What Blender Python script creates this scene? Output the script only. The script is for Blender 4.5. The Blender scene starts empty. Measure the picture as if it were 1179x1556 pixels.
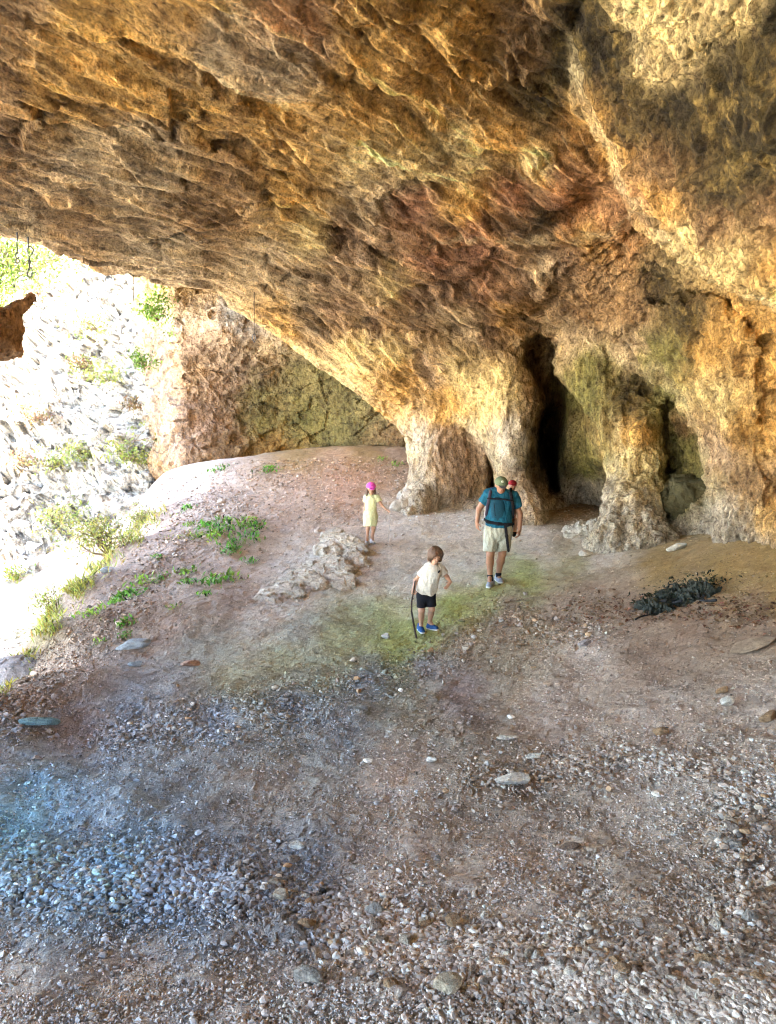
import bpy, math, random, time
import numpy as np
from mathutils import Vector, Matrix
T0 = time.time()
rng = np.random.default_rng(7)
random.seed(7)
SC = bpy.context.scene
COL = SC.collection
f32 = np.float32

# ------------------------------------------------------------------ camera
PITCH = math.radians(6.0)
FPX = 1124.0
CX, CY = 589.5, 778.0
cam_d = bpy.data.cameras.new('camera'); cam = bpy.data.objects.new('camera', cam_d); COL.objects.link(cam)
cam.location = (0, 0, 0); cam.rotation_euler = (math.radians(90) - PITCH, 0, 0)
cam_d.sensor_fit = 'VERTICAL'; cam_d.sensor_height = 36.0; cam_d.lens = 36.0 * FPX / 1556.0
cam_d.clip_start = 0.05; cam_d.clip_end = 3000
SC.camera = cam

def pdir(px, py):
    px = np.asarray(px, float); py = np.asarray(py, float)
    a = (px - CX) / FPX; b = -(py - CY) / FPX
    v = np.stack([a, math.cos(PITCH) + b * math.sin(PITCH), -math.sin(PITCH) + b * math.cos(PITCH)], -1)
    return v / np.linalg.norm(v, axis=-1, keepdims=True)
def P(px, py, r): return pdir(px, py) * r
def proj(p):
    p = np.asarray(p, float)
    c, s = math.cos(PITCH), math.sin(PITCH)
    d = p[..., 1] * c - p[..., 2] * s
    u = p[..., 1] * s + p[..., 2] * c
    d = np.where(np.abs(d) < 1e-3, 1e-3, d)
    return CX + FPX * p[..., 0] / d, CY - FPX * u / d, d
def lamphi(v):
    return np.degrees(np.arcsin(np.clip(v[..., 0], -1, 1))), np.degrees(np.arctan2(v[..., 2], v[..., 1]))

# ------------------------------------------------------------------ noise
_t = np.random.default_rng(3)
PERM = _t.permutation(256).astype(np.int32); PERM = np.concatenate([PERM, PERM])
GRAD = _t.normal(size=(256, 3)); GRAD = (GRAD / np.linalg.norm(GRAD, axis=1, keepdims=True)).astype(f32)
RND = _t.random((256, 6)).astype(f32)
def _h(ix, iy, iz): return PERM[PERM[PERM[ix & 255] + (iy & 255)] + (iz & 255)]
def gnoise(p, s=1.0, off=0.0):
    p = np.asarray(p, f32) * f32(s) + f32(off)
    i = np.floor(p).astype(np.int32); f = p - i
    u = f * f * f * (f * (f * 6 - 15) + 10)
    out = np.zeros(p.shape[:-1], f32)
    for dx in (0, 1):
        wx = u[..., 0] if dx else 1 - u[..., 0]
        for dy in (0, 1):
            wy = u[..., 1] if dy else 1 - u[..., 1]
            for dz in (0, 1):
                wz = u[..., 2] if dz else 1 - u[..., 2]
                g = GRAD[_h(i[..., 0] + dx, i[..., 1] + dy, i[..., 2] + dz)]
                out += wx * wy * wz * (g[..., 0] * (f[..., 0] - dx) + g[..., 1] * (f[..., 1] - dy) + g[..., 2] * (f[..., 2] - dz))
    return out * 1.6
def fbm(p, s=1.0, oct=4, gain=0.5, off=0.0, ridged=False):
    a, t, n = 1.0, 0.0, np.zeros(np.asarray(p).shape[:-1], f32)
    for k in range(oct):
        v = gnoise(p, s * 2.03 ** k, off + 17.3 * k)
        if ridged: v = 1 - 2 * np.abs(v)
        n += a * v; t += a; a *= gain
    return n / t
def facets(p, s=1.0, off=0.0, tilt=0.9):
    """constant + tilted plane per Voronoi cell -> chipped rock; returns (height, edge distance)"""
    p = np.asarray(p, f32) * f32(s) + f32(off)
    i = np.floor(p).astype(np.int32); f = p - i
    best = np.full(p.shape[:-1], 9, f32); b2 = best.copy(); hh = np.zeros_like(best)
    for dx in (-1, 0, 1):
        for dy in (-1, 0, 1):
            for dz in (-1, 0, 1):
                k = _h(i[..., 0] + dx, i[..., 1] + dy, i[..., 2] + dz)
                q = RND[k]; d = q[..., :3] * 0.9 + np.array([dx, dy, dz], f32) - f
                dd = (d * d).sum(-1)
                v = (q[..., 3] - .5) + tilt * ((q[..., 3:6] - .5) * d).sum(-1) * 1.5
                m = dd < best
                b2 = np.where(m, best, np.minimum(b2, dd)); hh = np.where(m, v, hh); best = np.where(m, dd, best)
    return hh, np.sqrt(b2) - np.sqrt(best)
def sstep(a, b, x):
    t = np.clip((x - a) / (b - a), 0, 1); return t * t * (3 - 2 * t)

# ------------------------------------------------------------------ rbf
def rbf(pts, vals, kind='lin', lam=0.0):
    pts = np.asarray(pts, float); vals = np.asarray(vals, float)
    n = len(pts)
    def K(d): return d if kind == 'lin' else (d * d * np.log(d + 1e-9))
    d = np.linalg.norm(pts[:, None] - pts[None], axis=-1)
    A = np.zeros((n + 3, n + 3)); A[:n, :n] = K(d) + lam * np.eye(n); A[:n, n] = 1; A[:n, n + 1:] = pts; A[n, :n] = 1; A[n + 1:, :n] = pts.T
    b = np.zeros((n + 3,) + vals.shape[1:]); b[:n] = vals
    w = np.linalg.solve(A, b)
    def ev(q):
        q = np.asarray(q, float); sh = q.shape[:-1]; q = q.reshape(-1, 2)
        out = np.empty((len(q),) + vals.shape[1:])
        for s in range(0, len(q), 200000):
            c = q[s:s + 200000]
            dd = np.linalg.norm(c[:, None] - pts[None], axis=-1)
            out[s:s + 200000] = K(dd) @ w[:n] + w[n] + c @ w[n + 1:]
        return out.reshape(sh + vals.shape[1:])
    return ev
def dline(px, py, pts):
    d = np.full(np.shape(px), 1e9)
    for (ax, ay), (bx, by) in zip(pts[:-1], pts[1:]):
        ex, ey = bx - ax, by - ay; t = np.clip(((px - ax) * ex + (py - ay) * ey) / (ex * ex + ey * ey), 0, 1)
        d = np.minimum(d, np.hypot(px - ax - t * ex, (py - ay - t * ey)))
    return d
def polysd(x, y, poly):
    """signed distance to a closed polygon, positive inside"""
    poly = np.asarray(poly, float); n = len(poly)
    d = np.full(x.shape, 1e9); ins = np.zeros(x.shape, bool)
    for i in range(n):
        ax, ay = poly[i]; bx, by = poly[(i + 1) % n]
        ex, ey = bx - ax, by - ay
        t = np.clip(((x - ax) * ex + (y - ay) * ey) / (ex * ex + ey * ey + 1e-12), 0, 1)
        d = np.minimum(d, np.hypot(x - ax - t * ex, y - ay - t * ey))
        c = ((ay > y) != (by > y)) & (x < (bx - ax) * (y - ay) / ((by - ay) if by != ay else 1e-12) + ax)
        ins ^= c
    return np.where(ins, d, -d)

# ------------------------------------------------------------------ surface nets
def surfnets(F):
    nx, ny, nz = F.shape
    S = F < 0
    cnt = np.zeros((nx - 1, ny - 1, nz - 1), np.uint8)
    for a in (0, 1):
        for b in (0, 1):
            for c in (0, 1):
                cnt += S[a:nx - 1 + a, b:ny - 1 + b, c:nz - 1 + c]
    act = (cnt > 0) & (cnt < 8)
    I = np.argwhere(act).astype(np.int32)
    idx = np.full(act.shape, -1, np.int32); idx[act] = np.arange(len(I), dtype=np.int32)
    corners = [(a, b, c) for a in (0, 1) for b in (0, 1) for c in (0, 1)]
    V = {c: F[I[:, 0] + c[0], I[:, 1] + c[1], I[:, 2] + c[2]].astype(f32) for c in corners}
    acc = np.zeros((len(I), 3), f32); n = np.zeros(len(I), f32)
    for c in corners:
        for ax in range(3):
            if c[ax] == 0:
                c2 = list(c); c2[ax] = 1; c2 = tuple(c2)
                a, b = V[c], V[c2]; m = (a < 0) != (b < 0)
                t = np.where(m, a / np.where(m, a - b, 1), 0)
                for k in range(3):
                    acc[:, k] += np.where(m, (t if k == ax else c[k]), 0)
                n += m
    pos = I + acc / np.maximum(n, 1)[:, None]
    quads = []
    for ax in range(3):
        sl0 = [slice(1, -1)] * 3; sl1 = [slice(1, -1)] * 3
        sl0[ax] = slice(0, -1); sl1[ax] = slice(1, None)
        A = S[tuple(sl0)]; B = S[tuple(sl1)]
        E = np.argwhere(A != B)
        if len(E) == 0: continue
        inside = A[E[:, 0], E[:, 1], E[:, 2]]
        base = E.copy()
        o1, o2 = (ax + 1) % 3, (ax + 2) % 3
        base[:, o1] += 1; base[:, o2] += 1
        def g(d1, d2):
            q = base.copy(); q[:, o1] -= d1; q[:, o2] -= d2
            return idx[q[:, 0], q[:, 1], q[:, 2]]
        q = np.stack([g(1, 1), g(0, 1), g(0, 0), g(1, 0)], 1)
        q = np.where(inside[:, None], q, q[:, ::-1])
        quads.append(q)
    return pos, (np.concatenate(quads) if quads else np.zeros((0, 4), np.int32))

def new_mesh(name, V, faces, smooth=False):
    """faces: (n,3) or (n,4) array"""
    V = np.ascontiguousarray(V, f32); faces = np.ascontiguousarray(faces, np.int32)
    me = bpy.data.meshes.new(name)
    me.vertices.add(len(V)); me.vertices.foreach_set('co', V.ravel())
    k = faces.shape[1]; n = len(faces)
    me.loops.add(n * k); me.loops.foreach_set('vertex_index', faces.ravel())
    me.polygons.add(n); me.polygons.foreach_set('loop_start', np.arange(0, n * k, k, dtype=np.int32))
    me.polygons.foreach_set('loop_total', np.full(n, k, np.int32))
    me.update(calc_edges=True)
    me.polygons.foreach_set('use_smooth', np.full(n, bool(smooth)))
    return me
def set_col(me, C, name='Col'):
    a = me.color_attributes.new(name, 'FLOAT_COLOR', 'POINT')
    C = np.asarray(C, f32)
    if C.shape[1] == 3: C = np.concatenate([C, np.ones((len(C), 1), f32)], 1)
    a.data.foreach_set('color', np.ascontiguousarray(C).ravel())
def link(name, me, mat=None, parent=None, label=None, cat=None, group=None, kind=None, loc=None):
    o = bpy.data.objects.new(name, me); COL.objects.link(o)
    if mat is not None and me is not None:
        me.materials.clear(); me.materials.append(mat)
    if parent is not None: o.parent = parent
    if loc is not None: o.location = loc
    if label: o['label'] = label
    if cat: o['category'] = cat
    if group: o['group'] = group
    if kind: o['kind'] = kind
    return o
def mesh_arrays(me):
    n = len(me.vertices); V = np.empty(n * 3, f32); me.vertices.foreach_get('co', V); V = V.reshape(-1, 3)
    N = np.empty(n * 3, f32); me.vertices.foreach_get('normal', N); N = N.reshape(-1, 3)
    L = np.empty(len(me.loops), np.int32); me.loops.foreach_get('vertex_index', L)
    return V, N, L
def vnormals(V, F):
    a = V[F[:, 0]]; b = V[F[:, 1]]; c = V[F[:, 2]]
    n = np.cross(b - a, c - a)
    if F.shape[1] == 4: n = n + np.cross(c - a, V[F[:, 3]] - a)
    N = np.zeros_like(V)
    for k in range(3):
        for j in range(F.shape[1]):
            N[:, k] += np.bincount(F[:, j], n[:, k], len(V)).astype(V.dtype)
    return N / (np.linalg.norm(N, axis=1, keepdims=True) + 1e-12)
def subdivide(V, F):
    """one linear split of every quad into four, with light smoothing"""
    n = len(V)
    E = np.concatenate([np.stack([F[:, k], F[:, (k + 1) % 4]], 1) for k in range(4)])
    Es = np.sort(E, 1); key = Es[:, 0].astype(np.int64) * n + Es[:, 1]
    uk, inv = np.unique(key, return_inverse=True)
    ev = np.stack([uk // n, uk % n], 1)
    EP = (V[ev[:, 0]] + V[ev[:, 1]]) / 2
    FP = V[F].mean(1)
    m = len(F); inv = inv.reshape(4, m) + n
    fc = np.arange(m) + n + len(EP)
    Q = np.concatenate([np.stack([F[:, k], inv[k], fc, inv[(k + 3) % 4]], 1) for k in range(4)])
    return np.concatenate([V, EP, FP]).astype(f32), Q.astype(np.int32)
def smooth(V, F, it=1, w=0.5):
    for _ in range(it):
        A = np.zeros_like(V); c = np.zeros(len(V), f32)
        for j in range(4):
            for k in (1, 3):
                src = V[F[:, (j + k) % 4]]
                for d in range(3): A[:, d] += np.bincount(F[:, j], src[:, d], len(V)).astype(f32)
                c += np.bincount(F[:, j], minlength=len(V)).astype(f32)
        V = V * (1 - w) + w * A / np.maximum(c, 1)[:, None]
    return V.astype(f32)
def submesh(V, F, C, mask, name):
    F2 = F[mask]; u, inv = np.unique(F2, return_inverse=True)
    me = new_mesh(name, V[u], inv.reshape(F2.shape).astype(np.int32))
    if C is not None: set_col(me, C[u])
    return me
# ------------------------------------------------------------------ materials
def nt(name):
    m = bpy.data.materials.new(name); m.use_nodes = True
    t = m.node_tree; b = t.nodes['Principled BSDF']
    return m, t, b
def N(t, typ, **kw):
    n = t.nodes.new(typ)
    for k, v in kw.items():
        if k.startswith('i_'): n.inputs[k[2:].replace('_', ' ')].default_value = v
        else: setattr(n, k, v)
    return n
def mixc(t, a, b, fac, mode='MIX'):
    n = t.nodes.new('ShaderNodeMix'); n.data_type = 'RGBA'; n.blend_type = mode
    for s, v in ((n.inputs[6], a), (n.inputs[7], b), (n.inputs[0], fac)):
        if hasattr(v, 'is_output'): t.links.new(v, s)
        elif isinstance(v, (int, float)): s.default_value = v
        else: s.default_value = (*v, 1) if len(v) == 3 else v
    return n.outputs[2]
def ramp(t, fac, stops):
    n = t.nodes.new('ShaderNodeValToRGB'); cr = n.color_ramp
    while len(cr.elements) > 1: cr.elements.remove(cr.elements[-1])
    cr.elements[0].position = stops[0][0]; c = stops[0][1]; cr.elements[0].color = (c, c, c, 1) if isinstance(c, (int, float)) else (*c, 1)
    for p, c in stops[1:]:
        e = cr.elements.new(p); e.color = (c, c, c, 1) if isinstance(c, (int, float)) else (*c, 1)
    t.links.new(fac, n.inputs[0]); return n.outputs[0]
def rock_mat(name, bump=1.0, scale=1.0, tint=None, fine=1.15, axes=None, contrast=1.15):
    """vertex colour holds mineral/moss zones with painted light and shade, nodes add grain, cracks, relief"""
    m, t, b = nt(name); L = t.links.new
    if tint is None:
        at = N(t, 'ShaderNodeAttribute', attribute_name='Col'); base = at.outputs['Color']
    else:
        r = N(t, 'ShaderNodeRGB'); r.outputs[0].default_value = (*tint, 1); base = r.outputs[0]
    tc = N(t, 'ShaderNodeTexCoord'); co = tc.outputs['Object']; st = co
    if axes:
        cb = N(t, 'ShaderNodeCombineXYZ')
        for k, (v, s_) in enumerate(axes):
            d = N(t, 'ShaderNodeVectorMath', operation='DOT_PRODUCT'); d.inputs[1].default_value = tuple(x * s_ for x in v); L(co, d.inputs[0]); L(d.outputs['Value'], cb.inputs[k])
        st = cb.outputs[0]
    n1 = N(t, 'ShaderNodeTexNoise', i_Scale=2.0 * scale, i_Detail=8.0, i_Roughness=0.66, i_Distortion=.1); L(st, n1.inputs['Vector'])
    n2 = N(t, 'ShaderNodeTexNoise', noise_type='RIDGED_MULTIFRACTAL', i_Scale=4.5 * scale, i_Detail=9.0, i_Roughness=0.62, i_Distortion=0.12); L(st, n2.inputs['Vector'])
    n3 = N(t, 'ShaderNodeTexNoise', i_Scale=38 * scale, i_Detail=5.0, i_Roughness=0.7); L(co, n3.inputs['Vector'])
    n4 = N(t, 'ShaderNodeTexNoise', i_Scale=11 * scale, i_Detail=6.0, i_Roughness=0.66, i_Distortion=.15); L(st, n4.inputs['Vector'])
    v2 = N(t, 'ShaderNodeTexVoronoi', feature='F1', i_Scale=20 * scale)
    wv = N(t, 'ShaderNodeVectorMath', operation='MULTIPLY_ADD'); wv.inputs[1].default_value = (.12, .12, .12); L(n4.outputs['Color'], wv.inputs[0]); L(co, wv.inputs[2]); L(wv.outputs[0], v2.inputs['Vector'])
    k = contrast
    def cc(*c): return tuple(max(.02, 1 + (x - 1) * k) for x in c)
    c = mixc(t, base, ramp(t, n1.outputs['Fac'], [(.3, cc(.5, .44, .38)), (.5, cc(1, 1, 1)), (.7, cc(1.35, 1.3, 1.18))]), .8, 'MULTIPLY')
    c = mixc(t, c, ramp(t, n4.outputs['Fac'], [(.34, cc(.42, .36, .30)), (.46, cc(.95, .93, .9)), (.6, cc(1.22, 1.2, 1.1)), (.72, cc(1.7, 1.62, 1.45))]), .85, 'MULTIPLY')
    c = mixc(t, c, ramp(t, n3.outputs['Fac'], [(.36, cc(*[.55] * 3)), (.6, cc(*[1.25] * 3))]), .6, 'MULTIPLY')
    L(c, b.inputs['Base Color'])
    b.inputs['Roughness'].default_value = 0.85; b.inputs['Specular IOR Level'].default_value = 0.3
    a1 = N(t, 'ShaderNodeMath', operation='MULTIPLY_ADD'); a1.inputs[1].default_value = .45; L(n2.outputs['Fac'], a1.inputs[0]); L(n4.outputs['Fac'], a1.inputs[2])
    b1 = N(t, 'ShaderNodeBump'); b1.inputs['Strength'].default_value = 1; b1.inputs['Distance'].default_value = .085 * bump / scale; L(a1.outputs[0], b1.inputs['Height'])
    a2 = N(t, 'ShaderNodeMath', operation='ADD'); L(n3.outputs['Fac'], a2.inputs[0]); L(v2.outputs['Distance'], a2.inputs[1])
    b2 = N(t, 'ShaderNodeBump'); b2.inputs['Strength'].default_value = 1; b2.inputs['Distance'].default_value = .022 * fine / scale; L(a2.outputs[0], b2.inputs['Height']); L(b1.outputs[0], b2.inputs['Normal'])
    L(b2.outputs[0], b.inputs['Normal'])
    return m
def plain(name, col, rough=.8, var=.25, scale=30, bump=.3, spec=.3, attr=False, dist=.004):
    m, t, b = nt(name); L = t.links.new
    tc = N(t, 'ShaderNodeTexCoord'); n = N(t, 'ShaderNodeTexNoise', i_Scale=float(scale), i_Detail=5.0); L(tc.outputs['Object'], n.inputs['Vector'])
    base = col
    if attr: base = N(t, 'ShaderNodeAttribute', attribute_name='Col').outputs['Color']
    c = mixc(t, base, ramp(t, n.outputs['Fac'], [(.3, 1 - var), (.7, 1 + var)]), 1.0, 'MULTIPLY')
    L(c, b.inputs['Base Color']); b.inputs['Roughness'].default_value = rough; b.inputs['Specular IOR Level'].default_value = spec
    bp = N(t, 'ShaderNodeBump'); bp.inputs['Strength'].default_value = bump; bp.inputs['Distance'].default_value = dist; L(n.outputs['Fac'], bp.inputs['Height']); L(bp.outputs[0], b.inputs['Normal'])
    return m
_e1 = Vector((.72, .68, -.12)).normalized(); _e2 = Vector((0, .15, 1)).cross(_e1).normalized(); _e3 = _e1.cross(_e2)
MROCK = rock_mat('cave_limestone', axes=[(_e1, .5), (_e2, 1.5), (_e3, 1.3)])
MWALL = rock_mat('cave_wall_limestone', axes=[((1, 0, 0), 1.3), ((0, 1, 0), 1.3), ((0, 0, 1), .7)])
MFAR = rock_mat('far_limestone', scale=.7)
MGROUND = rock_mat('dusty_ground', bump=.3, scale=3.2, fine=1.1, contrast=.6)
MSTONE = plain('loose_stone', None, .85, .22, 60, .5, .3, attr=True, dist=.003)
MBOULD = rock_mat('boulder_limestone', bump=.3, scale=3.0, contrast=.6)
SKYS, EXPO = 0.15, 4.95
FINE = True# ------------------------------------------------------------------ ground height field
G = [(-200,1556,3.4),(0,1556,3.0),(300,1556,2.75),(590,1556,2.6),(900,1556,2.6),(1179,1556,2.65),(1400,1556,2.8),
     (0,1350,4.1),(590,1400,3.3),(1179,1400,3.25),(300,1250,4.5),(590,1250,4.3),(900,1250,4.3),(1179,1250,4.3),
     (0,1200,5.4),(100,1130,6.4),(300,1100,6.4),(590,1100,6.1),(900,1100,6.0),(1179,1100,5.8),
     (200,1000,9.0),(300,1000,8.8),(590,1010,8.2),(900,1010,7.6),(1179,1000,7.2),(1350,950,7.4),
     (0,1045,8.3),(60,950,10.4),(110,880,12.8),(170,825,15.0),(240,770,18.0),(250,708,21.5),
     (200,900,12.0),(300,850,13.5),(300,780,16.5),(400,750,18.0),(420,850,13.6),(550,700,20.5),(430,690,22.5),(620,678,22.5),
     (450,910,11.3),(640,962,9.6),(750,890,11.9),(562,828,13.8),(640,775,17.0),(790,788,15.5),(900,775,17.0),
     (960,828,13.8),(1100,815,12.8),(1179,800,11.8),(1040,905,9.8),(900,870,11.9),(1179,870,9.8),(1300,820,10.4)]
GP = np.array([P(*g) for g in G])
extra = np.array([(-7.5,6,-4.2),(-10,13,-4.8),(-13,20,-4.8),(-16,30,-5),(-12,6,-6),(-7,0,-2.8),(-5,3,-2.2),(-9,-6,-3.2),(0,-5,-1.6),(0,-1,-1.62),(5,-3,-1.3),
                  (9,3,-1.3),(9,9,-1.2),(10,16,-1.2),(5,22,-1.5),(0,28,-.3),(-9,27,-1.5),(-25,15,-7),(-25,0,-6.5),(-25,30,-6)])
crest = np.array([P(*c) for c in [(-250,1150,6.6),(-120,1100,7.4),(0,1045,8.3),(60,950,10.4),(110,880,12.8),(170,825,15.0),(240,770,18.0),(250,708,21.5)]])
GP = np.concatenate([GP, extra, crest[:2], crest + np.array([-.7, .2, -.85]), crest + np.array([-2.0, .6, -2.9])])
_gz = rbf(GP[:, :2], GP[:, 2], 'lin', lam=0.02)
def gz_s(x, y):
    q = np.stack([x, y], -1)
    o = .6
    z = 0.0
    for k, w in ((0, .34), (1, .165), (2, .165), (3, .165), (4, .165)):
        r = np.hypot(x, y)[..., None] * .02 * (k > 0)
        a = [(0, 0), (1, 0), (0, 1), (-1, 0), (0, -1)][k]
        z = z + w * _gz(q + r * np.array(a))
    return z
# far below the horizon the sheet keeps going
def pix_ground(px, py, it=30):
    """the point where a pixel's ray meets the ground"""
    d = pdir(px, py); r0 = np.full(d.shape[:-1], 1.5); hit = np.zeros(d.shape[:-1], bool); res = np.full(d.shape[:-1], np.nan)
    rs = np.geomspace(1.8, 40, 160); prev = None
    for r in rs:
        p = d * r; h = p[..., 2] - ground_z(p[..., 0], p[..., 1], False)
        if prev is not None:
            m = (~hit) & (h <= 0) & (prev > 0)
            t = prev / np.where(m, prev - h, 1)
            res = np.where(m, rp + t * (r - rp), res); hit |= m
        prev = h; rp = r
    return d * res[..., None]
_tab = None
def ground_z(x, y, noise=True):
    global _tab
    x = np.asarray(x, float); y = np.asarray(y, float)
    if _tab is None:
        # table on a warped grid for speed
        gx = np.linspace(-30, 20, 301); gy = np.linspace(-10, 42, 313)
        X, Y = np.meshgrid(gx, gy, indexing='ij'); _tab = (gx, gy, gz_s(X, Y))
    gx, gy, Z = _tab
    fx = np.clip((x - gx[0]) / (gx[1] - gx[0]), 0, len(gx) - 1.001); fy = np.clip((y - gy[0]) / (gy[1] - gy[0]), 0, len(gy) - 1.001)
    ix = fx.astype(int); iy = fy.astype(int); fx = fx - ix; fy = fy - iy
    z = Z[ix, iy] * (1 - fx) * (1 - fy) + Z[ix + 1, iy] * fx * (1 - fy) + Z[ix, iy + 1] * (1 - fx) * fy + Z[ix + 1, iy + 1] * fx * fy
    if noise:
        p = np.stack([x, y, np.zeros_like(x)], -1)
        z = z + .10 * fbm(p, .45, 3) + .035 * fbm(p, 2.2, 3, off=9)
    return z

# ------------------------------------------------------------------ the cave shell as an implicit solid
LA = np.concatenate([np.arange(-78, -34, 1.4), np.arange(-34, 34, 0.18), np.arange(34, 79, 1.4)])
PH = np.concatenate([np.arange(-13, 31.5, 0.18), np.arange(31.5, 140, 1.4)])
RR = np.exp(np.arange(math.log(2.2), math.log(33), 0.0075))
def ang(pts): 
    v = pdir([p[0] for p in pts], [p[1] for p in pts]); l, f = lamphi(v); return np.stack([l, f], 1)
SH = [(-300,0,9.0),(0,0,7.8),(300,0,7.2),(590,0,6.9),(850,0,7.3),(1000,0,7.8),(1179,0,7.6),
      (-300,200,10.8),(0,200,9.6),(300,200,9.1),(590,200,9.0),(800,200,9.4),(1000,200,9.8),(1179,200,9.6),
      (-300,340,12),(0,365,12.0),(300,340,11.3),(590,350,11.4),(740,350,11.2),(330,445,14.2),(450,450,13.8),(590,440,13.1),(700,470,13.8),
      (470,540,16),(590,560,15.2),(700,600,15.7),(770,600,15.2),(600,635,17),(680,640,16.6),(790,650,15.3),(790,780,15.4),(690,760,17),(640,770,16.8),
      (800,430,13.0),(860,330,10.9),(950,330,11.2),(1000,420,12.0),(1100,470,11.0),(1179,500,10.2),(860,500,14.6),(820,540,15.2),(950,550,14),
      (1000,500,12.8),(1100,550,11.8),(1179,600,11),(1179,780,11.6),(1100,700,12.4),(1050,650,13),(960,650,14),(960,830,14.0),(1100,820,12.8),
      (880,600,16.4),(880,750,17.4),(905,780,17.2),(1300,780,10.5),(1300,500,8.5),(700,900,17),(300,900,20),(1179,900,11.6)]
pa = ang(SH); pv = [s[2] for s in SH]
for l, f, r in [(-60,14,13),(-75,14,14),(-60,60,6),(-75,60,7),(-40,90,4.2),(-75,90,6),(0,90,3.4),(0,60,4.2),(-30,55,5.2),(40,90,3.6),(70,90,4),(70,60,4.4),(35,55,4.6),(60,30,5),(75,20,4.5),(60,0,6),(75,-10,5),(0,135,4.5),(-60,135,7),(60,135,4.5),(-60,-10,15),(45,5,8.5)]:
    pa = np.concatenate([pa, [[l, f]]]); pv.append(r)
LG, PG = np.meshgrid(LA, PH, indexing='ij')
DIR = np.stack([np.sin(np.radians(LG)), np.cos(np.radians(LG)) * np.cos(np.radians(PG)), np.cos(np.radians(LG)) * np.sin(np.radians(PG))], -1)
Q = np.stack([LG, PG], -1)
D = rbf(pa, np.array(pv), 'lin', lam=0.6)(Q)
# wobble of outlines, in degrees
wl = .38 * fbm(DIR, 16, 4, off=3); wp = .30 * fbm(DIR, 16, 4, off=31)
LW, PW = LG + wl, PG + wp
def sd(poly): return polysd(LW, PW, ang(poly))
def bump(poly, dr, w, inner=True):
    global D
    s = sd(poly); D = D + dr * (sstep(0, w, s) if inner else sstep(-w, 0, s))
# large swells of the ceiling
sw = DIR * D[..., None]
D = D + .28 * fbm(sw, .3, 2, off=5) * np.clip(D / 10, .5, 1.2)
# stepped ledge crossing the ceiling above the pillars
bump([(330,452),(480,462),(620,476),(720,486),(800,470),(870,400),(960,345),(1100,440),(1179,500),(1179,850),(600,850),(600,700),(420,520)], .38, .7)
# dark undercut slot and chipped hollows
bump([(480,492),(560,486),(700,498),(800,492),(700,512),(560,506)], .30, .5)
bump([(512,340),(545,335),(560,352),(540,375),(500,400),(505,370)], .35, .6)
bump([(555,375),(600,372),(632,392),(600,400),(560,392)], .25, .5)
bump([(600,420),(700,412),(780,380),(870,372),(820,430),(730,450),(640,446)], .32, .9)
bump([(780,470),(830,455),(860,430),(845,480),(800,492)], .5, .8)
# scooped orange pocket with its rim
bump([(782,372),(835,312),(876,258),(915,246),(948,262),(966,308),(940,344),(880,368)], .85, 3.2)
bump([(640,380),(760,372),(880,371),(945,347),(968,312),(975,330),(930,372),(860,392),(720,400)], .45, 1.0)
# upper left flakes
bump([(150,20),(330,60),(430,110),(520,200),(420,200),(300,130),(180,80)], .28, 1.2)
bump([(160,190),(300,205),(420,250),(500,300),(380,290),(250,250)], -.25, 1.0)
# chimney passage behind the second pillar
pas = [(786,555),(794,520),(816,500),(846,500),(866,532),(870,580),(866,640),(858,700),(860,752),(832,752),(824,720),(812,695),(806,660),(818,620),(808,590)]
bump(pas, 2.2, .7); bump([(796,655),(812,615),(858,618),(858,760),(826,760),(810,700)], 2.2, 1.2)
# arch between the first and second pillars
bump([(646,642),(690,634),(722,652),(745,682),(757,715),(760,748),(735,765),(690,768),(668,776),(660,730),(652,690)], .75, .8)
bump([(722,668),(745,690),(757,718),(760,752),(738,762),(742,720),(736,690)], 4.5, .7)
# recess of the wall right of the passage, and the niches
bump([(862,560),(905,555),(925,600),(932,700),(928,775),(882,775),(876,720),(880,640)], -.5, 2.0)
bump([(912,562),(955,550),(1030,572),(1048,620),(1010,645),(960,632),(925,606)], .6, 1.3)
bump([(985,640),(1010,590),(1045,590),(1062,650),(1082,705),(1094,738),(1070,772),(1015,765),(988,720)], 1.0, 1.5)
bump([(1118,690),(1150,672),(1200,668),(1210,770),(1130,768)], .7, 1.1)
for c in [(940,577,5),(958,571,6),(1003,598,9),(1020,601,6),(985,632,6),(905,530,4),(893,522,4),(1065,425,4)]:
    x, y, s_ = c; bump([(x - s_, y - s_ * .5), (x + s_, y - s_ * .7), (x + s_ * 1.1, y + s_ * .5), (x - s_ * .8, y + s_ * .6)], .6, .3)
# the rough buttresses
bump([(930,640),(975,632),(1003,655),(990,710),(1000,760),(1035,800),(1040,850),(895,850),(915,800),(934,760),(938,700)], -1.0, 1.6)
bump([(885,505),(940,532),(1000,556),(1036,584),(1062,640),(1080,700),(1090,740),(1070,790),(1060,850),(1250,850),(1250,780),(1135,765),(1130,690),(1179,640),(1179,520),(1100,440),(980,440)], -.85, 1.3)
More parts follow.
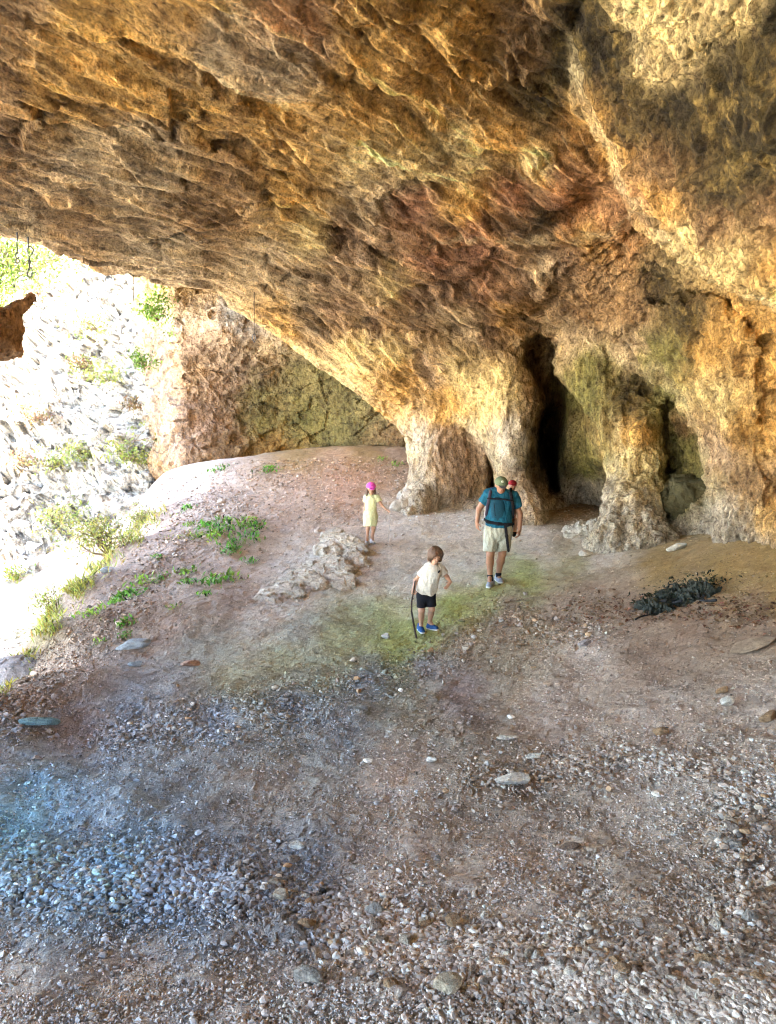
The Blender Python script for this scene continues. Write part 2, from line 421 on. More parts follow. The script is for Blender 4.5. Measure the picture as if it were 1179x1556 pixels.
# right hand overhang with the sharp crease
PB = ang([(900,0),(1000,120),(1179,0),(1400,0),(1179,200),(1000,250),(940,262),(1000,345),(1090,400),(1179,445),(1400,500),(1600,250),(1400,250),(870,120)])
VB = [7.2,7.2,6.0,5.2,6.1,7.7,8.3,8.2,7.7,7.2,6.0,4.5,5.2,8.2]
for l, f, r in [(60,30,4.6),(60,0,6),(75,20,4.4),(40,60,4.4),(60,90,4),(0,90,4),(0,60,5)]: PB = np.concatenate([PB, [[l, f]]]); VB.append(r)
DB = rbf(PB, np.array(VB), 'lin', lam=.4)(Q)
sb = sd([(905,-150),(868,60),(878,168),(925,222),(943,268),(962,305),(1000,345),(1050,376),(1100,408),(1179,447),(1400,520),(1900,560),(3000,-3000),(905,-3000)])
DB = DB + np.where(sb < 0, -sb * 2.2 + 12 * sstep(0, 1.2, -sb), 0) + .25 * np.clip(1 - sb / 1.5, 0, 1) ** 2 + .22 * fbm(DIR * 8, .6, 3, off=50)
D = np.minimum(D, DB)
# grey block overhead at the top right
bump([(940,-60),(950,10),(1000,66),(1050,108),(1062,60),(1110,40),(1140,-20)], -.25, .8)
# the mouth on the left
WIN = [(-200,338),(0,351),(60,363),(140,394),(230,416),(330,440),(400,490),(470,540),(540,590),(600,636),(625,668),(638,705),(634,742),(606,778),(600,1000),(-200,1400)]
wa = ang(WIN); wa = np.concatenate([[[-80, 15.5], [-60, 14.5]], wa, [[-20, -40], [-80, -40]]])
sw_ = polysd(LG + wl * .35, PG + wp * .45, wa)
# rounded edge of the rock next to the mouth
out = np.clip(-sw_, 0, 3.0)
D = D + 1.3 * np.clip(1 - out / 2.2, 0, 1) ** 2.2 * (sw_ < 0)
TH = 12 - 10.0 * sstep(-19, -24, LG) - 1.0 * sstep(20, 60, PG)
TH = np.where(LG > 5, 16, TH)
lr = np.log(RR)
F = np.maximum(D[..., None] - RR, RR - (D + TH)[..., None]) 
F = np.maximum(F, (sw_ * 0.22)[..., None] * (1 + 0 * RR)).astype(f32)
# clip: outer rim of the shell
rim = np.maximum.reduce([-77 - LG, LG - 77, PG - 137, -12.2 - PG]) * .1
F = np.maximum(F, rim[..., None]).astype(f32)
F[0] = 1; F[-1] = 1; F[:, 0] = 1; F[:, -1] = 1; F[..., -1] = 1
# the pillars as real bodies, smoothly joined
def smin(a, b, k):
    h = np.clip(.5 + .5 * (b - a) / k, 0, 1); return b + (a - b) * h - k * h * (1 - h)
def box_idx(c, rad):
    c = np.asarray(c); r = np.linalg.norm(c); l, f = lamphi(c / r); da = math.degrees(rad / r) + 1
    return (slice(*np.searchsorted(LA, [l - da * 1.1, l + da * 1.1])), slice(*np.searchsorted(PH, [f - da, f + da])), slice(*np.searchsorted(RR, [r - rad, r + rad])))
def cone(a, b, ra, rb, k=.35):
    a = np.asarray(a, float); b = np.asarray(b, float); c = (a + b) / 2; rad = np.linalg.norm(b - a) / 2 + max(ra, rb) + k + .3
    ix = box_idx(c, rad); sub = F[ix]
    if sub.size == 0: return
    p = (DIR[ix[0], ix[1]][:, :, None, :] * RR[ix[2]][None, None, :, None]).astype(f32)
    ab = b - a; t = np.clip(((p - a) @ ab) / (ab @ ab), 0, 1)
    d = np.linalg.norm(p - a - t[..., None] * ab, axis=-1) - (ra + (rb - ra) * t)
    F[ix] = smin(sub, d.astype(f32), k)
# pillar one (left), pillar two (thin leg), third and fourth buttress feet
cone(P(662,650,17.5), P(650,765,17.4), .42, .50, .4); cone(P(684,662,17.75), P(682,735,17.75), .82, .74, .4); cone(P(632,765,16.8), P(622,800,16.6), .30, .45)
cone(P(782,610,15.9), P(776,690,15.9), .33, .24, .3); cone(P(776,690,15.9), P(797,775,15.7), .24, .36, .3); cone(P(798,775,15.7), P(800,800,15.6), .36, .5, .2)
cone(P(905,540,15.6), P(962,668,14.6), .75, .46, .4); cone(P(962,660,14.6), P(965,780,14.3), .46, .5, .3); cone(P(965,780,14.1), P(958,850,13.9), .5, .9)
cone(P(1165,560,12.0), P(1165,800,12.1), .5, .7)
print('shell field', time.time() - T0)
V, Fq = surfnets(F)
print('surfnets', V.shape, Fq.shape, time.time() - T0)
def gmap(V, LA, PH, RR):
    l = np.interp(V[:, 0], np.arange(len(LA)), LA); f = np.interp(V[:, 1], np.arange(len(PH)), PH); r = np.exp(np.interp(V[:, 2], np.arange(len(RR)), np.log(RR)))
    l = np.radians(l); f = np.radians(f)
    return np.stack([np.sin(l) * r, np.cos(l) * np.cos(f) * r, np.cos(l) * np.sin(f) * r], 1).astype(f32)
V = gmap(V, LA, PH, RR)
def orient(V, F):
    return F
V = smooth(V, Fq, 2, .5)
# only the faces that can be seen in or near the frame are split finer
_fc = V[Fq].mean(1); _x, _y, _d = proj(_fc); _r = np.linalg.norm(_fc, axis=1)
_l, _p = lamphi(_fc / _r[:, None])
_il = np.clip(np.searchsorted(LA, _l), 0, len(LA) - 1); _ip = np.clip(np.searchsorted(PH, _p), 0, len(PH) - 1)
_m = (_d > 0) & (_x > -200) & (_x < 1380) & (_y > -160) & (_y < 900) & (_r < D[_il, _ip] + 3.2) | (_d > 0) & (_x > 560) & (_x < 1179) & (_y > 480) & (_y < 900) & (_r < 22)
def part_of(V, F, m):
    u, inv = np.unique(F[m], return_inverse=True); return V[u], inv.reshape(-1, 4).astype(np.int32)
V1, F1 = part_of(V, Fq, _m); V2, F2 = part_of(V, Fq, ~_m)
if FINE: V1, F1 = subdivide(smooth(V1, F1, 2, .5), F1)
Fq = np.concatenate([F1, F2 + len(V1)]); V = np.concatenate([V1, V2])
print('fine/rest', len(F1), len(F2))
NRM = vnormals(V, Fq)
# which way do normals point?  must point out of the rock
c0 = np.argmin(np.abs(V - P(590, 200, 9)).sum(1))
if (NRM[c0] @ V[c0]) > 0: Fq = Fq[:, ::-1].copy(); NRM = -NRM
print('shell mesh', V.shape, time.time() - T0)
px, py, dd = proj(V)
# strata: elongated flakes on the ceiling, chunky on the right wall
rr_ = np.linalg.norm(V, axis=1)
wallness = sstep(820, 930, px + .25 * (py - 400)) * 1.0
wallness = np.where(py > 520, np.maximum(wallness, sstep(520, 640, py)), wallness).astype(f32)
e1 = np.array([.72, .68, -.12]); e1 /= np.linalg.norm(e1); e3 = np.array([0, .15, 1.]); e2 = np.cross(e3, e1); e2 /= np.linalg.norm(e2); e3 = np.cross(e1, e2)
warp = np.stack([fbm(V, .5, 3, off=o) for o in (1, 23, 47)], 1)
W = V + .38 * warp
def strat(sx, sy, sz): return np.stack([W @ e1 * sx, W @ e2 * sy, W @ e3 * sz], 1)
h1, ed1 = facets(strat(.30, 1.1, .8), 1.0)
h2, ed2 = facets(strat(.9, 2.9, 1.8), 1.0, off=11)
h2b, ed2b = facets(strat(2.6, 7.5, 5.0), 1.0, off=41)
h3, ed3 = facets(W, 1.5, off=5)
crk = (np.exp(-(ed1 / .035) ** 2) + .8 * np.exp(-(ed2 / .045) ** 2)) * sstep(-.25, .2, fbm(V, .8, 3, off=120))
h5, ed5 = facets(W * np.array([1.3, 1.3, .8]), 9.0, off=18)
h4, ed4 = facets(W * np.array([1.35, 1.35, .8]), 4.2, off=8)
rg = fbm(strat(.9, 3.8, 2.0), 1.0, 4, ridged=True, off=3)
fl = fbm(np.stack([W[:, 0] * 3.4, W[:, 1] * 3.4, W[:, 2] * 1.0], 1), 1.0, 4, ridged=True, off=3)
fine = fbm(V, 6.5, 3, off=77)
mod = sstep(-.35, .3, fbm(V, .45, 2, off=70))
def saw(f, wv, off):
    t = (W @ e2) * f + (W @ e3) * f * .35 + wv * fbm(strat(.5, .8, .8), 1.0, 3, off=off); t = t - np.floor(t)
    return np.where(t < .82, t / .82, (1 - t) / .18)
sw1 = saw(1.05, 1.0, 12); sw2 = saw(3.1, 1.5, 28)
sw3 = saw(8.5, 2.4, 55)
ceil = .11 * h1 + .08 * h2 + .042 * h2b + .032 * (sw3 - .5) + .17 * (sw1 - .5) * (.3 + .7 * mod) + .085 * (sw2 - .5) * (1.1 - .6 * mod) + .03 * (rg - .2) + .012 * fine - .04 * crk
pil = sstep(590, 640, px) * sstep(940, 900, px) * sstep(540, 600, py)
wall = (.12 * h3 * (1 - .75 * pil) + .075 * h4 * (1 - .4 * pil) + .10 * (fl - .2) * (1 - .45 * pil) + .04 * fine + .07 * fbm(V, 1.2, 2, off=8) + .035 * h5)
smoothz = np.exp(-(((px - 905) / 62) ** 2 + ((py - 308) / 52) ** 2) * 1.2)
disp = (ceil * (1 - wallness) + wall * wallness) * (1 - .75 * smoothz)
V = V + NRM * disp[:, None].astype(f32)
V = smooth(V, Fq, 2, .45)
print('displaced', time.time() - T0)
# ------------------------------------------------------------------ mineral zones with painted light and shade
def hexc(s):
    return tuple(((int(s[i:i + 2], 16) / 255.0) ** 2.2) for i in (0, 2, 4))
def zones(px, py, ctrl, V, wob=30, pw=4.0):
    wx = px + wob * fbm(V, .9, 3, off=61); wy = py + wob * fbm(V, .9, 3, off=83)
    hf = max(wob, 14) * .55; wx = wx + hf * fbm(V, 3.6, 4, gain=.65, off=11); wy = wy + hf * fbm(V, 3.6, 4, gain=.65, off=29)
    num = np.zeros((len(px), 3)); den = np.zeros(len(px))
    for x, y, c in ctrl:
        w = 1 / (((wx - x) ** 2 + (wy - y) ** 2) + 400.) ** (pw / 2)
        num += w[:, None] * np.array(c); den += w
    return num / den[:, None]
BR = (.27,.165,.075); CRM = (.58,.44,.20); OCH = (.47,.275,.08); GRY = (.39,.29,.17); MOSS_SHADE = (.040,.029,.008); OLV = (.17,.155,.045); ORG = (.42,.225,.10); DUST = (.44,.375,.29); PNK = (.37,.26,.165); RED = (.29,.14,.075); DBR = (.17,.10,.055)  # moss tone doubles as painted shade in the recesses
CZ = [(0,0,BR),(150,30,OCH),(300,30,OCH),(330,60,GRY),(430,90,GRY),(440,30,ORG),(560,60,OCH),(700,60,OCH),(650,150,OCH),(800,60,BR),(900,60,MOSS_SHADE),(830,150,MOSS_SHADE),
      (0,150,BR),(100,150,OCH),(200,130,OCH),(300,180,OCH),(420,180,OCH),(550,180,OCH),(0,250,BR),(120,250,GRY),(230,230,GRY),(350,260,BR),(300,330,BR),(450,300,OCH),(470,350,CRM),
      (100,330,BR),(50,350,GRY),(250,390,GRY),(400,400,GRY),(560,230,CRM),(640,250,CRM),(700,240,CRM),(760,210,OCH),(800,250,CRM),(620,320,RED),(700,320,OCH),(580,300,GRY),
      (905,280,ORG),(945,300,ORG),(900,318,ORG),(925,340,ORG),(850,300,RED),(780,290,RED),(860,275,ORG),(830,330,MOSS_SHADE),(880,330,ORG),(930,310,ORG),(900,350,OCH),(720,380,RED),(650,400,RED),(560,400,PNK),(600,430,CRM),(450,440,GRY),(750,440,RED),(820,410,GRY),
      (520,355,DBR),(595,395,DBR),(690,440,DBR),(800,428,DBR),(850,400,DBR),(560,495,DBR),(640,468,DBR),(760,440,DBR),(740,495,DBR),(500,470,DBR),(600,480,BR),(480,480,GRY),(700,490,GRY),(760,470,OCH),(540,530,CRM),(500,490,BR),(430,490,OCH),(600,530,CRM),(650,560,PNK),(700,560,CRM),(600,590,OCH),(750,600,CRM),(680,610,OCH),(640,680,DUST),(640,760,DUST),(675,680,(.30,.20,.13)),(700,700,(.29,.19,.12)),(690,740,(.30,.20,.13)),(720,740,BR),  # dark brown points paint shade into the ledge hollows
      (770,680,DUST),(790,760,PNK),(820,600,BR),(830,700,MOSS_SHADE),(880,600,OLV),(900,560,OLV),(870,520,GRY),(890,700,OLV),(900,750,DUST),(950,470,BR),(900,450,BR),(1000,420,MOSS_SHADE),(1040,480,MOSS_SHADE),(960,530,GRY),(1000,540,OLV),
      (960,600,MOSS_SHADE),(1010,610,OLV),(960,660,OCH),(960,700,CRM),(960,800,DUST),(1040,680,OLV),(1030,740,OLV),(1060,650,BR),(1100,600,CRM),(1090,520,OCH),(1120,480,OCH),(1179,480,OCH),(1179,560,OCH),(1150,650,OCH),(1100,680,PNK),(1150,730,BR),(1110,790,DUST),(1060,820,DUST),(1179,790,OCH),
      (1140,60,MOSS_SHADE),(1179,90,MOSS_SHADE),(1100,160,MOSS_SHADE),(1030,170,MOSS_SHADE),(1179,260,MOSS_SHADE),(1130,240,MOSS_SHADE),(860,90,MOSS_SHADE),(880,20,MOSS_SHADE),(930,90,MOSS_SHADE),(980,0,CRM),(1040,50,CRM),(1130,20,CRM),(1010,110,CRM),(1179,30,MOSS_SHADE),(1100,120,MOSS_SHADE),(1179,200,MOSS_SHADE),(1060,220,MOSS_SHADE),(1150,130,MOSS_SHADE),(1100,280,MOSS_SHADE),(960,150,MOSS_SHADE),(960,200,MOSS_SHADE),(900,180,OCH),(940,230,OCH),(1000,260,BR),(1080,330,BR),(1179,320,BR),(1000,300,OCH),(1030,360,CRM),(1110,400,CRM),(1179,400,OCH),(1179,440,CRM),
      (-300,0,BR),(-300,300,BR),(-300,-500,BR),(500,-800,BR),(1500,0,BR),(1500,600,OCH)]
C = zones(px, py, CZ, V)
# lit look painted pale on flake lips, ridges and rock edges, streaked along the bedding
st = fbm(strat(.7, 5.0, 4.0), 1.0, 4, off=19)
C = C * (1 + .55 * st)[:, None]
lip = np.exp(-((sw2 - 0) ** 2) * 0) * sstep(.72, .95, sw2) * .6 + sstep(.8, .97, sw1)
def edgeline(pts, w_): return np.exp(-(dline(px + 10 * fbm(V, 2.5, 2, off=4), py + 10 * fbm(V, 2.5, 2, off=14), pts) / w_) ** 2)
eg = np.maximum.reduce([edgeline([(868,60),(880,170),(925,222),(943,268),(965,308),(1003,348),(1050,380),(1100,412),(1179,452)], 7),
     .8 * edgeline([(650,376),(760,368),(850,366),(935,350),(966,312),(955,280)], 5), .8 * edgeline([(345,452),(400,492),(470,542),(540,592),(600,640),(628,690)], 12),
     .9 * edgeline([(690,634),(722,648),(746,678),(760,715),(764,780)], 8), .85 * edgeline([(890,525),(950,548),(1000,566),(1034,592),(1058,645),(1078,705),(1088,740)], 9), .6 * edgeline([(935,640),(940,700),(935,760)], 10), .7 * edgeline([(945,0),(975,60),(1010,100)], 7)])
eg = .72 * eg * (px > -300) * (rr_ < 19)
C = C * (1 - .65 * eg[:, None]) + .65 * eg[:, None] * np.array([.60, .50, .29])  # edge light painted pale along crease, arches and rims
C = C * (1 + .38 * (lip * (1 - wallness))[:, None] * np.array([1, .97, .8]))  # flake lips lightened as if catching light
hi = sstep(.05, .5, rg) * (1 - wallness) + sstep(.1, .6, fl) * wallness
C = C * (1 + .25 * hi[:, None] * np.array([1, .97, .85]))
mott = sstep(-.05, .25, fbm(V, 3.2, 5, gain=.7, off=45))[:, None] * np.clip(1.3 - C.max(1, keepdims=True) / .12, 0, 1)
C = C * (1 - .85 * mott) + .85 * mott * np.array([.27, .185, .055])
mp = sstep(.12, .45, fbm(V, 1.7, 4, off=90))
C = C * (1 - .35 * mp[:, None] * np.array([.8, .9, 1.0]))
C = C * (1 - .45 * (crk * (1 - wallness)).clip(0, 1))[:, None]
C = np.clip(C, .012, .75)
# pale dust on the lowest rock, trodden and splashed
gzv = ground_z(V[:, 0], V[:, 1], False)
low = np.exp(-np.clip(V[:, 2] - gzv, 0, 9) / .22) * (V[:, 2] < gzv + 1.2)
C = C * (1 - .55 * low[:, None]) + .55 * low[:, None] * np.array((.47, .41, .34))
# split into ceiling, wall and pillars
fc = V[Fq].mean(1); fpx, fpy, fd = proj(fc); fr = np.linalg.norm(fc, axis=1)
inview = fd > 0
def inpoly(poly): return (polysd(fpx, fpy, poly) > 0) & inview
p1 = inpoly([(590,600),(640,612),(720,640),(752,680),(760,730),(764,900),(560,900),(560,700)]) & (fr > 16) & (fr < 22)
p2 = inpoly([(738,640),(752,612),(800,606),(806,640),(800,662),(812,690),(832,740),(838,900),(764,900),(757,720)]) & (fr < 17.5)
p3 = inpoly([(925,648),(1000,648),(992,710),(1005,760),(1045,900),(890,900),(915,800),(934,760)]) & (fr < 15.6)
p3 &= ~p2; p1 &= ~p2
ceilm = (~(p1 | p2 | p3)) & (~inview | (fpy < 500 + .0 * fpx) & (fpx < 900) | (fpx < 700) & (fpy < 640))
wallm = ~(p1 | p2 | p3 | ceilm)
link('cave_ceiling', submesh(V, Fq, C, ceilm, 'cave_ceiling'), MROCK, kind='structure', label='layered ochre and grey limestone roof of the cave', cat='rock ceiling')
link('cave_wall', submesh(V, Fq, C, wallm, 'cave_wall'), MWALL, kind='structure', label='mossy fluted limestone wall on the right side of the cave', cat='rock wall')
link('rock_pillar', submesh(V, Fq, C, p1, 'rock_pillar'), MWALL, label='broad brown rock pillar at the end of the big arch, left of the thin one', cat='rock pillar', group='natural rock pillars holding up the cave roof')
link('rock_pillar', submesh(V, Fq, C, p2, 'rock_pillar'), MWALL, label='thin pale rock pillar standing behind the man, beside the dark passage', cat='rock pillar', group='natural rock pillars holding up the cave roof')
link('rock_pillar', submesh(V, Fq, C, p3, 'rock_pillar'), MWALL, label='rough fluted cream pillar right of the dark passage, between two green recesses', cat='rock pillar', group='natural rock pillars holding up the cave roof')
del F
print('cave linked', time.time() - T0)

# ------------------------------------------------------------------ far wall seen through the arch, and the sunlit hillside
def sheet(name, la, ph, ctrl, thick, wob=0, dispf=None, r0=15, r1=60, step=.012, edge=None):
    LGs, PGs = np.meshgrid(la, ph, indexing='ij')
    a = ang(ctrl); d = rbf(a, np.array([c[2] for c in ctrl]), 'lin', lam=.5)(np.stack([LGs, PGs], -1))
    dirs = np.stack([np.sin(np.radians(LGs)), np.cos(np.radians(LGs)) * np.cos(np.radians(PGs)), np.cos(np.radians(LGs)) * np.sin(np.radians(PGs))], -1)
    d = d + .7 * fbm(dirs * d[..., None], .18, 3, off=14)
    if edge is not None: d = edge(LGs, PGs, d)
    rs = np.exp(np.arange(math.log(r0), math.log(r1), step))
    Fs = np.maximum(d[..., None] - rs, rs - (d + thick)[..., None]).astype(f32)
    if edge is not None and hasattr(edge, 'cut'): Fs = np.maximum(Fs, edge.cut(LGs, PGs)[..., None]).astype(f32)
    Fs[0] = 1; Fs[-1] = 1; Fs[:, 0] = 1; Fs[:, -1] = 1; Fs[..., -1] = 1
    v, q = surfnets(Fs); v = gmap(v, la, ph, rs); v = smooth(v, q, 2, .5); v, q = subdivide(v, q); v = smooth(v, q, 1, .5)
    n = vnormals(v, q)
    c = np.argmin(np.linalg.norm(v, axis=1))
    if n[c] @ v[c] > 0: q = q[:, ::-1].copy(); n = -n
    return v, q, n
# far wall
FW = [(220,420,24),(300,430,24.5),(400,440,23.8),(240,500,24),(330,500,23.2),(430,500,22.8),(560,480,22),(250,560,24),(330,560,24.2),(430,560,24.6),(560,560,23.6),(620,560,22.5),
      (255,640,24),(340,640,24.6),(430,640,25),(540,640,24.2),(640,640,22.8),(700,700,22.5),(255,700,23.4),(330,720,23.6),(430,720,24.6),(600,720,23.6),(330,300,24.5),(600,300,22),(250,300,26),(300,900,24),(600,900,23)]
class Edge:
    def __call__(s, L, Ph, d):
        w = .5 * fbm(np.stack([L, Ph, 0 * L], -1), .8, 4)
        x = ang([(240, 600)])[0, 0]
        return d + 2.2 * np.clip(1 - (L + w - x) / 1.6, 0, 9) ** 1.5
    def cut(s, L, Ph):
        w = .6 * fbm(np.stack([L, Ph, 0 * L], -1), .7, 4)
        top = ang([(280, 455)])[0, 1]
        x = ang([(222, 600)])[0, 0]
        return (x - L + w) * .4
v, q, n = sheet('far', np.arange(-20, 7, .2), np.arange(-12, 20, .2), FW, 4.0, edge=Edge(), r0=19, r1=36, step=.009)
fx, fy, _ = proj(v)
h, e = facets(v, .55, off=2); h2_, e2_ = facets(v * np.array([1, 1, 2.2]), 1.3, off=6)
v = v + n * (.10 * h + .13 * h2_ + .16 * fbm(v, 1.2, 4, ridged=True) + .07 * fbm(v, 5, 3))[:, None].astype(f32)
T1 = (.40,.27,.18)
FC = [(235,600,(.26,.19,.13)),(235,520,(.26,.2,.14)),(240,440,CRM),(300,450,GRY),(360,480,(.42,.42,.42)),(430,480,GRY),(250,480,DUST),(280,520,T1),(340,540,(.38,.27,.17)),(400,540,GRY),(300,560,BR),(270,620,T1),(310,650,(.42,.29,.21)),(330,600,T1),(350,560,(.20,.15,.12)),  # left edge points darkened in colour against the strong sky light
      (390,600,(.14,.12,.035)),(400,640,(.18,.15,.04)),(450,560,(.14,.12,.04)),(460,640,OLV),(520,570,(.15,.13,.045)),(520,640,(.20,.17,.06)),(580,620,(.16,.13,.05)),(560,560,(.17,.14,.06)),(280,690,T1),(340,680,BR),(420,690,OCH),(250,700,BR),(600,660,BR),(300,430,OCH)]
cc = np.clip(zones(fx, fy, FC, v, 34, 3.0) * (1 + .4 * fbm(v, 1.5, 4, off=5))[:, None], .02, .8)
me = new_mesh('far_cliff', v, q); set_col(me, cc)
link('far_cliff', me, MFAR, kind='structure', label='brown and mossy rock wall seen through the big arch', cat='rock wall')
# sunlit hillside beyond the mouth
HS = [(-700,300,60),(-300,300,50),(0,350,44),(150,350,40),(240,350,34),(-300,600,42),(0,600,36),(150,600,32),(240,600,27),(330,600,27),(-300,900,32),(0,900,26),(110,900,24),(200,800,25),(330,800,26),(-300,1200,25),(0,1200,20)]
class Edge2:
    def __call__(s, L, Ph, d): return d + .8 * fbm(np.stack([L, Ph, 0 * L], -1), .35, 3)
    def cut(s, L, Ph):
        w = .8 * fbm(np.stack([L, Ph, 0 * L], -1), .5, 4)
        top = np.interp(L, [-60, -30, -24, -18, -10], [10.0, 12.5, 13.5, 14.5, 16])
        return (Ph + w - top) * .5
v, q, n = sheet('hill', np.arange(-62, -10, .33), np.arange(-26, 20, .33), HS, 6.0, edge=Edge2(), r0=15, r1=75, step=.012)
h, e = facets(v, .5, off=21); h2_, e2_ = facets(v, 1.6, off=4)
h3_, e3_ = facets(v, 3.6, off=9)
v = v + n * (.7 * h + .45 * h2_ + .22 * h3_ + .6 * fbm(v, .6, 4, ridged=True))[:, None].astype(f32)
HV, HQ, HN = v, q, n
cc = np.clip((np.array([.55, .50, .42]) * (1 + .35 * fbm(v, .8, 4, off=5))[:, None]), .05, .85)
veg = sstep(.12, .3, fbm(v, .7, 4, off=33)) * sstep(.0, .25, fbm(v, 3.5, 3, off=3)); cc = cc * (1 - .95 * veg[:, None]) + .95 * veg[:, None] * np.array([.045, .038, .014])
spk = sstep(.10, .26, fbm(v * np.array([1, 1, .7]), 4.2, 3, off=13)); cc = cc * (1 - .93 * spk[:, None]) + .93 * spk[:, None] * np.array([.022, .016, .010])
me = new_mesh('hillside', v, q); set_col(me, cc)
link('hillside', me, MFAR, kind='structure', label='pale sunlit rocky hillside beyond the cave mouth', cat='hillside')

# ------------------------------------------------------------------ ground mesh: one sheet out to the horizon
az = np.concatenate([np.arange(-180, -64, 3.0), np.arange(-64, -34, .3), np.arange(-34, 34, .16), np.arange(34, 64, .3), np.arange(64, 180.1, 3.0)])
rs = np.concatenate([[.02, .5, 1.0, 1.5], np.exp(np.arange(math.log(1.8), math.log(30), .0048)), [34, 40, 60, 120, 400, 1500]])
A, R_ = np.meshgrid(np.radians(az), rs, indexing='ij')
X = np.sin(A) * R_; Y = np.cos(A) * R_
Z = ground_z(X, Y)
Z = np.where(R_ > 32, np.minimum(Z, -3), Z)
gp = np.stack([X, Y, Z], -1).reshape(-1, 3)
gx_, gy_, gd_ = proj(gp)
gx_ = np.where(gd_ > 0, gx_, -500); gy_ = np.where(gd_ > 0, gy_, 3000)
pz = np.stack([gp[:, 0], gp[:, 1], 0 * gp[:, 0]], -1)
# coarseness map: rougher bands of scree, smoother trodden trail
def coarse(px, py):
    c = .24 + .22 * gnoise(np.stack([px, py * 1.6, 0 * px], -1), .011)
    c = np.maximum(c, 1.0 * np.exp(-(dline(px, py, [(-50,1330),(250,1330),(450,1380),(700,1460),(950,1510),(1250,1560)]) / 62) ** 2))
    c = np.maximum(c, .6 * np.exp(-(dline(px, py, [(1179,1190),(1100,1240),(1150,1340),(1100,1450),(900,1500)]) / 70) ** 2))
    c = np.maximum(c, .75 * np.exp(-(dline(px, py, [(180,1120),(420,1080),(600,1020),(760,940),(900,960)]) / 48) ** 2))
    c = np.maximum(c, .7 * np.exp(-(dline(px, py, [(20,1080),(150,960),(250,860),(330,790)]) / 60) ** 2))
    c = np.maximum(c, .65 * np.exp(-(dline(px, py, [(720,1190),(950,1150),(1179,1190)]) / 40) ** 2))
    trail = np.exp(-(dline(px, py, [(180,1040),(350,1000),(560,930),(720,860),(900,830),(1000,850)]) / 38) ** 2)
    for (sx, sy, wx, wy, am) in [(640,1270,230,55,.75),(120,1490,260,60,.85),(330,1400,90,40,.4),(330,1180,200,40,.5),(800,1080,300,40,.45),(520,960,200,40,.5),(1060,1280,90,40,.5),(640,830,260,50,.7)]:
        c = c * (1 - am * np.exp(-((px - sx) / wx) ** 2 - ((py - sy) / wy) ** 2))
    return c * (1 - .75 * trail)
cs = coarse(gx_, gy_)
rad = np.hypot(gp[:, 0], gp[:, 1])
near = np.clip(rad / 2.5, .3, 3)
hA, eA = facets(pz, 9.0, off=4); hB, eB = facets(pz, 22, off=7); 
gp[:, 2] += ((.005 + .022 * cs) * hA + (.004 + .010 * cs) * hB * (rad < 12)) * np.where(rad < 33, 1, 0)
gp[:, 2] += .02 * fbm(pz, 3.5, 3, off=12) + .03 * cs * fbm(pz, 1.8, 3, off=2)
GS = (.56,.49,.42); GBL = (.33,.37,.43); GGR = (.33,.37,.11); GBR = (.35,.26,.20); GPK = (.44,.34,.27); GTN = (.62,.53,.46); GLT = (.64,.57,.50); GOC = (.36,.25,.10)
GC = [(0,1530,GTN),(200,1500,GTN),(400,1530,GTN),(90,1225,(.33,.48,.62)),(150,1250,(.36,.44,.52)),(240,1340,(.34,.42,.52)),(30,1250,(.30,.56,.72)),(60,1215,(.32,.54,.70)),(170,1312,(.30,.50,.66)),(180,1310,(.30,.46,.60)),(300,1320,GBL),(450,1320,GBL),(420,1360,(.24,.24,.25)),(0,1130,(.39,.40,.41)),(200,1060,GBL),(260,1040,(.39,.40,.41)),(300,1000,(.40,.40,.34)),  # blue points paint a sky-light tint into floor and gravel
      (450,960,(.42,.42,.36)),(560,960,(.36,.38,.20)),(590,968,GGR),(640,950,(.36,.42,.09)),(690,925,(.36,.42,.09)),(740,903,GGR),(800,880,GGR),(700,975,GBR),(780,925,GBR),(640,900,GLT),(720,860,GLT),(880,860,(.34,.33,.16)),(600,980,GGR),(480,1010,(.34,.35,.24)),(330,1090,GBL),(450,1070,(.27,.30,.34)),(560,1030,(.26,.29,.34)),(650,1010,(.28,.26,.28)),(520,1100,(.30,.32,.35)),
      (760,950,GBR),(850,930,GBR),(900,900,GBR),(960,930,GBR),(900,990,GTN),(1000,1000,GBR),(1050,960,GBR),(1150,950,GBR),(1100,870,GOC),(1179,840,GOC),(1000,860,GOC),(900,850,GTN),(1179,900,GOC),
      (700,1050,(.34,.28,.27)),(850,1080,GTN),(1000,1080,GTN),(1150,1070,GTN),(600,1180,GTN),(400,1200,(.40,.36,.32)),(800,1200,(.44,.37,.30)),(1000,1200,GLT),(1179,1200,GLT),(600,1330,GTN),(800,1330,GTN),(1000,1330,GS),(1179,1350,GS),(600,1450,GTN),(800,1500,GS),(1100,1500,GS),
      (30,1060,GBR),(100,1000,GPK),(60,1010,GBR),(120,905,GBR),(180,840,GBR),(250,790,(.36,.26,.2)),(150,930,GBR),(200,880,GBR),(350,1030,(.42,.42,.28)),(430,1000,(.40,.41,.25)),(510,985,(.38,.39,.20)),(280,850,GPK),(250,950,GPK),(350,850,GPK),(420,780,GPK),(330,750,GPK),(450,730,(.46,.34,.28)),(560,720,(.50,.33,.25)),(600,700,(.46,.33,.25)),(520,740,(.50,.33,.25)),(350,900,GPK),(400,930,GS),(60,960,(.30,.26,.12)),
      (600,800,GLT),(500,800,GPK),(700,800,GLT),(560,860,GLT),(650,870,GLT),(460,880,GS),(820,820,GLT),(850,780,BR),(880,775,BR),(900,810,GLT),(300,700,GTN),(450,700,GOC),(560,690,GOC),(100,1100,(.34,.28,.27))]
C = zones(gx_, gy_, GC, pz, 26, 3.2) * (1 + .3 * fbm(pz, 1.1, 4, off=5))[:, None] * (1 + .15 * hB)[:, None]
C = np.clip(C, .02, .8)
na, nr = len(az), len(rs)
